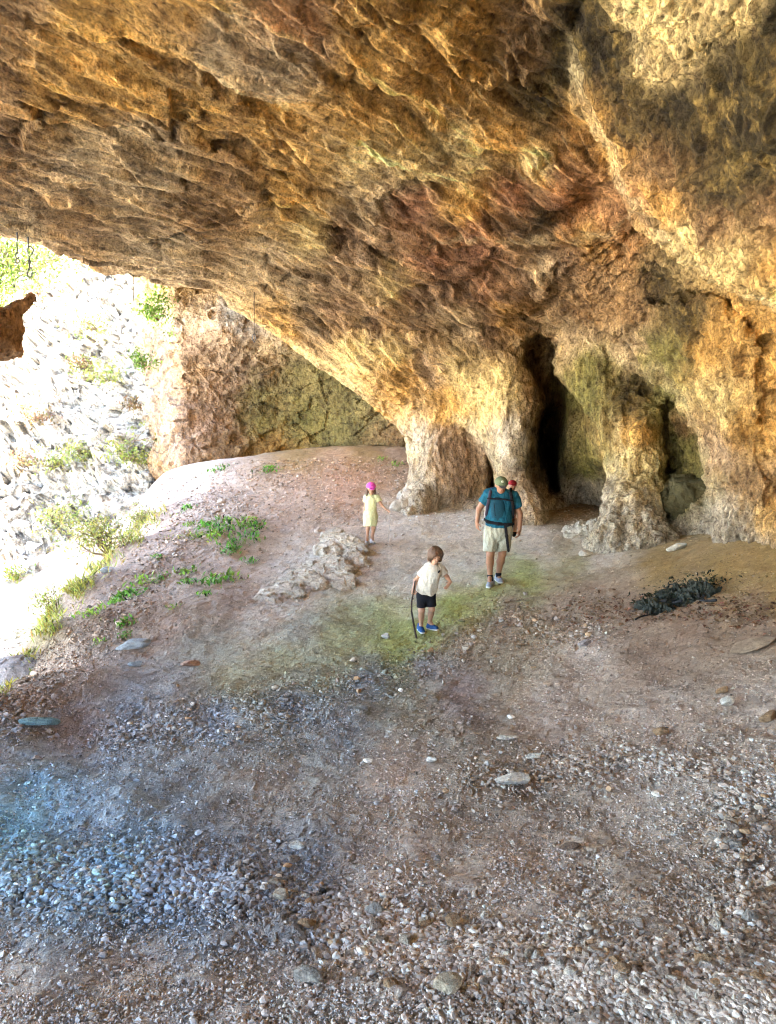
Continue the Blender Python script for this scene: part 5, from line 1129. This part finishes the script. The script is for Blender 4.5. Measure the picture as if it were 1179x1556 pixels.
# ------------------------------------------------------------------ climbing gear hanging from the lip, burnt patch, twigs
STEEL = plain('dull_steel', (.10,.10,.10), .4, .2, 60, .1, .6); STEEL.node_tree.nodes['Principled BSDF'].inputs['Metallic'].default_value = .7
WEB = cloth('grey_webbing', (.06,.055,.05))
def ringm(name, pts, r_, mat, root, h=.006): 
    return part(name, [C_(a, b, r_, r_, k=.003) for a, b in zip(pts, pts[1:] + pts[:1])], h, mat, root, sm=0)
def gear(label, r, top, c1, sling, c2, group=None):
    def Z(px, py): d = pdir(px, py); return d * (r / np.linalg.norm(d))
    root = link('quickdraw', None, label=label, cat='climbing gear', loc=tuple(Z(*top)), group=group)
    ringm('carabiner', [Z(*p) for p in c1], .009, STEEL, root); ringm('carabiner', [Z(*p) for p in c2], .009, STEEL, root)
    part('sling', [C_(Z(*a), Z(*b), .012, .012, sq=(1, .5, 1)) for a, b in zip(sling[:-1], sling[1:])], .006, WEB, root)
    part('bolt_hanger', [C_(Z(top[0], top[1] - 12), Z(top[0] + .3, top[1] + 1), .014, .01)], .006, STEEL, root)
gear('dark quickdraw hanging from the roof edge against the sky at upper left', 12.1, (42.5,373), [(43,374.5),(47.5,375),(51,380),(48,387),(45,390.5),(42.3,388),(42,381)], [(44,390),(44.8,398),(44.8,406)], [(44.5,406),(48,408),(49,414),(47.5,420),(45,421.5),(41,417.5),(42.5,411)])
gear('smaller quickdraw hanging left of the dark one at the photo edge', 12.6, (26,366), [(24.5,384),(27.5,385),(29,389),(27.5,393),(25,393),(23.5,389)], [(25.8,366),(26,384)], [(26,392),(29,394),(29.5,398),(27,400.5),(24,398.5),(24,395)])
def cord(label, r, pts, rad=.012, bead=None):
    def Z(px, py): d = pdir(px, py); return d * r
    root = link('hanging_cord', None, label=label, cat='cord', loc=tuple(Z(*pts[0])))
    part('cord', [C_(Z(*a), Z(*b), rad, rad, k=.003) for a, b in zip(pts[:-1], pts[1:])], .008, WEB, root)
    if bead: ringm('carabiner', [Z(*p) for p in bead], .009, STEEL, root)
cord('short dark cord hanging from the roof edge left of the far rock wall', 13.0, [(202,418),(203,432),(203,447),(202.5,459)], .008)
cord('thin cord with a clip hanging from the arch in front of the far wall', 13.9, [(386,444),(386,470),(386,508)], .009, [(384.5,508),(387.5,508),(389,514),(386.5,520),(383.5,515)])
# burnt patch: charred sticks and ash
c0 = gpx(1040, 912); CHAR = plain('charred_wood', (.012,.012,.014), .7, .5, 60, 1, .4); ASH = plain('wet_black_ash', (.022,.027,.018), .6, .6, 50, 1, .4, dist=.02)
blob_rock('ash_heap', [(gpx(1045,905,.0),(.30,.32,.07)),(gpx(1010,920,-.02),(.28,.25,.06)),(gpx(1062,903,.0),(.24,.3,.09))], (.022,.028,.018), ASH, 'black burnt heap of ash and charcoal near the right wall', 'ash heap', disp=.09, h=.016, k=.05, fs=9)
r = np.random.default_rng(77)
def branch(px, py, ln, ang_, rad, mat, label, cat, group=None, bend=.15, lift=.02, name='branch'):
    c = gpx(px, py, 0); d = np.array([math.cos(ang_), math.sin(ang_), 0]); n_ = 5; pts = []
    side = np.array([-d[1], d[0], 0])
    for i_ in range(n_):
        t_ = i_ / (n_ - 1) - .5; p = c + d * ln * t_ + side * ln * bend * (.25 - t_ * t_) * 2 + side * ln * .05 * r.normal(); p[2] = ground_z(p[0], p[1]) + lift + rad * .6; pts.append(p)
    root = link(name, None, label=label, cat=cat, group=group, loc=tuple(c))
    part('stem', [C_(a, b, rad * (1 - .12 * i_), rad * (1 - .12 * (i_ + 1)), k=.003) for i_, (a, b) in enumerate(zip(pts[:-1], pts[1:]))], max(.005, rad * .45), mat, root, wrinkle=rad * .2)
    k_ = pts[2]; part('side_twig', [C_(k_, k_ + (side * .8 + d * .6) * ln * .22 + np.array([0, 0, .03]), rad * .6, rad * .35)], max(.004, rad * .35), mat, root)
for i_ in range(14):
    branch(1000 + r.uniform(0, 80), 893 + r.uniform(0, 32), r.uniform(.10, .22), r.uniform(0, 3.1), r.uniform(.010, .02), CHAR, 'charred branch piece in the black burnt heap', 'branch', 'charred branches in the burnt heap', lift=r.uniform(.03, .09))
DRY = plain('dry_twig', (.20,.14,.09), .9, .3, 50, .5)
r2_ = np.random.default_rng(9); n = 700; cc_ = np.array([gpx(1000 + 26 * k, 914 - 8 * k, .06) for k in range(4)])[r2_.integers(0, 4, n)] + r2_.normal(size=(n, 3)) * np.array([.16, .14, .05])
d = r2_.normal(size=(n, 3)) * np.array([1, 1, .6]) + np.array([0, 0, .7]); v, f, c = leaves(cc_, d, r2_.uniform(.03, .08, n), r2_.uniform(.008, .02, n), rcol((.022,.034,.018), n, r2_, .5), r2_)
base_ = gpx(1040, 912); me = new_mesh('foliage', v - base_, f); set_col(me, c); rt_ = link('scrub_plant', None, label='dark green black scrubby sprigs growing over the burnt heap', cat='plant', loc=tuple(base_)); link('foliage', me, MLEAF, parent=rt_)
branch(985, 938, .35, .3, .014, CHAR, 'dark branch lying left of the burnt heap', 'branch'); branch(790, 918, .45, .2, .010, DRY, 'thin curved twig on the moss right of the boy', 'twig', bend=.3, name='twig')
branch(975, 1146, .22, -.1, .006, DRY, 'short dry twig on the gravel left of the tan cobble', 'twig', name='twig'); branch(735, 1343, .10, .1, .005, DRY, 'small twig on smooth dirt near the bottom centre', 'twig', name='twig'); branch(215, 1500, .12, -.9, .004, DRY, 'pale thin twig on the dirt in the bottom left', 'twig', name='twig')
LEAFB = leaf_mat('dead_leaf', None, .15)
n = 700; a = r.integers(0, 3, n); lp = np.array([(870,925),(960,925),(1080,925),(1170,930)]); t_ = r.random(n); c2 = lp[a] * (1 - t_[:, None]) + lp[a + 1] * t_[:, None] + r.normal(size=(n, 2)) * np.array([30, 14])
g_ = pix_ground(c2[:, 0], c2[:, 1]); g_ = g_[~np.isnan(g_[:, 0])]; g_[:, 2] = ground_z(g_[:, 0], g_[:, 1]) + .015; n = len(g_)
d = r.normal(size=(n, 3)) * np.array([1, 1, .25]); v, f, c = leaves(g_, d, r.uniform(.04, .08, n), r.uniform(.012, .022, n), rcol((.16,.085,.045), n, r, .4), r)
me = new_mesh('leaf_litter', v, f); set_col(me, c); link('leaf_litter', me, LEAFB, kind='stuff', label='brown dead leaves scattered round the burnt heap', cat='leaf litter')
# ------------------------------------------------------------------ light
w = bpy.data.worlds.new('World'); SC.world = w; w.use_nodes = True
t = w.node_tree; bg = t.nodes['Background']
sky = t.nodes.new('ShaderNodeTexSky'); sky.sky_type = 'NISHITA'; sky.sun_disc = False
SUN_EL, SUN_AZ = 71.0, 70.0      # azimuth from +Y towards +X
sky.sun_elevation = math.radians(SUN_EL); sky.sun_rotation = math.radians(SUN_AZ); sky.air_density = 1.0; sky.dust_density = 2.0; sky.ozone_density = 1.0
t.links.new(sky.outputs[0], bg.inputs[0]); bg.inputs[1].default_value = SKYS
sd_ = bpy.data.lights.new('sun', 'SUN'); sd_.energy = 5.0; sd_.angle = math.radians(.5); sd_.color = (1, .95, .86)
so = bpy.data.objects.new('sun', sd_); COL.objects.link(so)
d = Vector((math.sin(math.radians(SUN_AZ)) * math.cos(math.radians(SUN_EL)), math.cos(math.radians(SUN_AZ)) * math.cos(math.radians(SUN_EL)), math.sin(math.radians(SUN_EL))))
so.rotation_euler = d.to_track_quat('Z', 'Y').to_euler(); so.location = d * 50
SC.view_settings.view_transform = 'Standard'; SC.view_settings.look = 'None'; SC.view_settings.exposure = EXPO; SC.view_settings.gamma = 1
SC.render.engine = 'CYCLES'; SC.cycles.pixel_filter_type = 'BLACKMAN_HARRIS'; SC.cycles.filter_width = 1.15
SC.cycles.use_denoising = True; SC.cycles.max_bounces = 10; SC.cycles.diffuse_bounces = 7; SC.cycles.sample_clamp_indirect = 6
print('total', time.time() - T0)
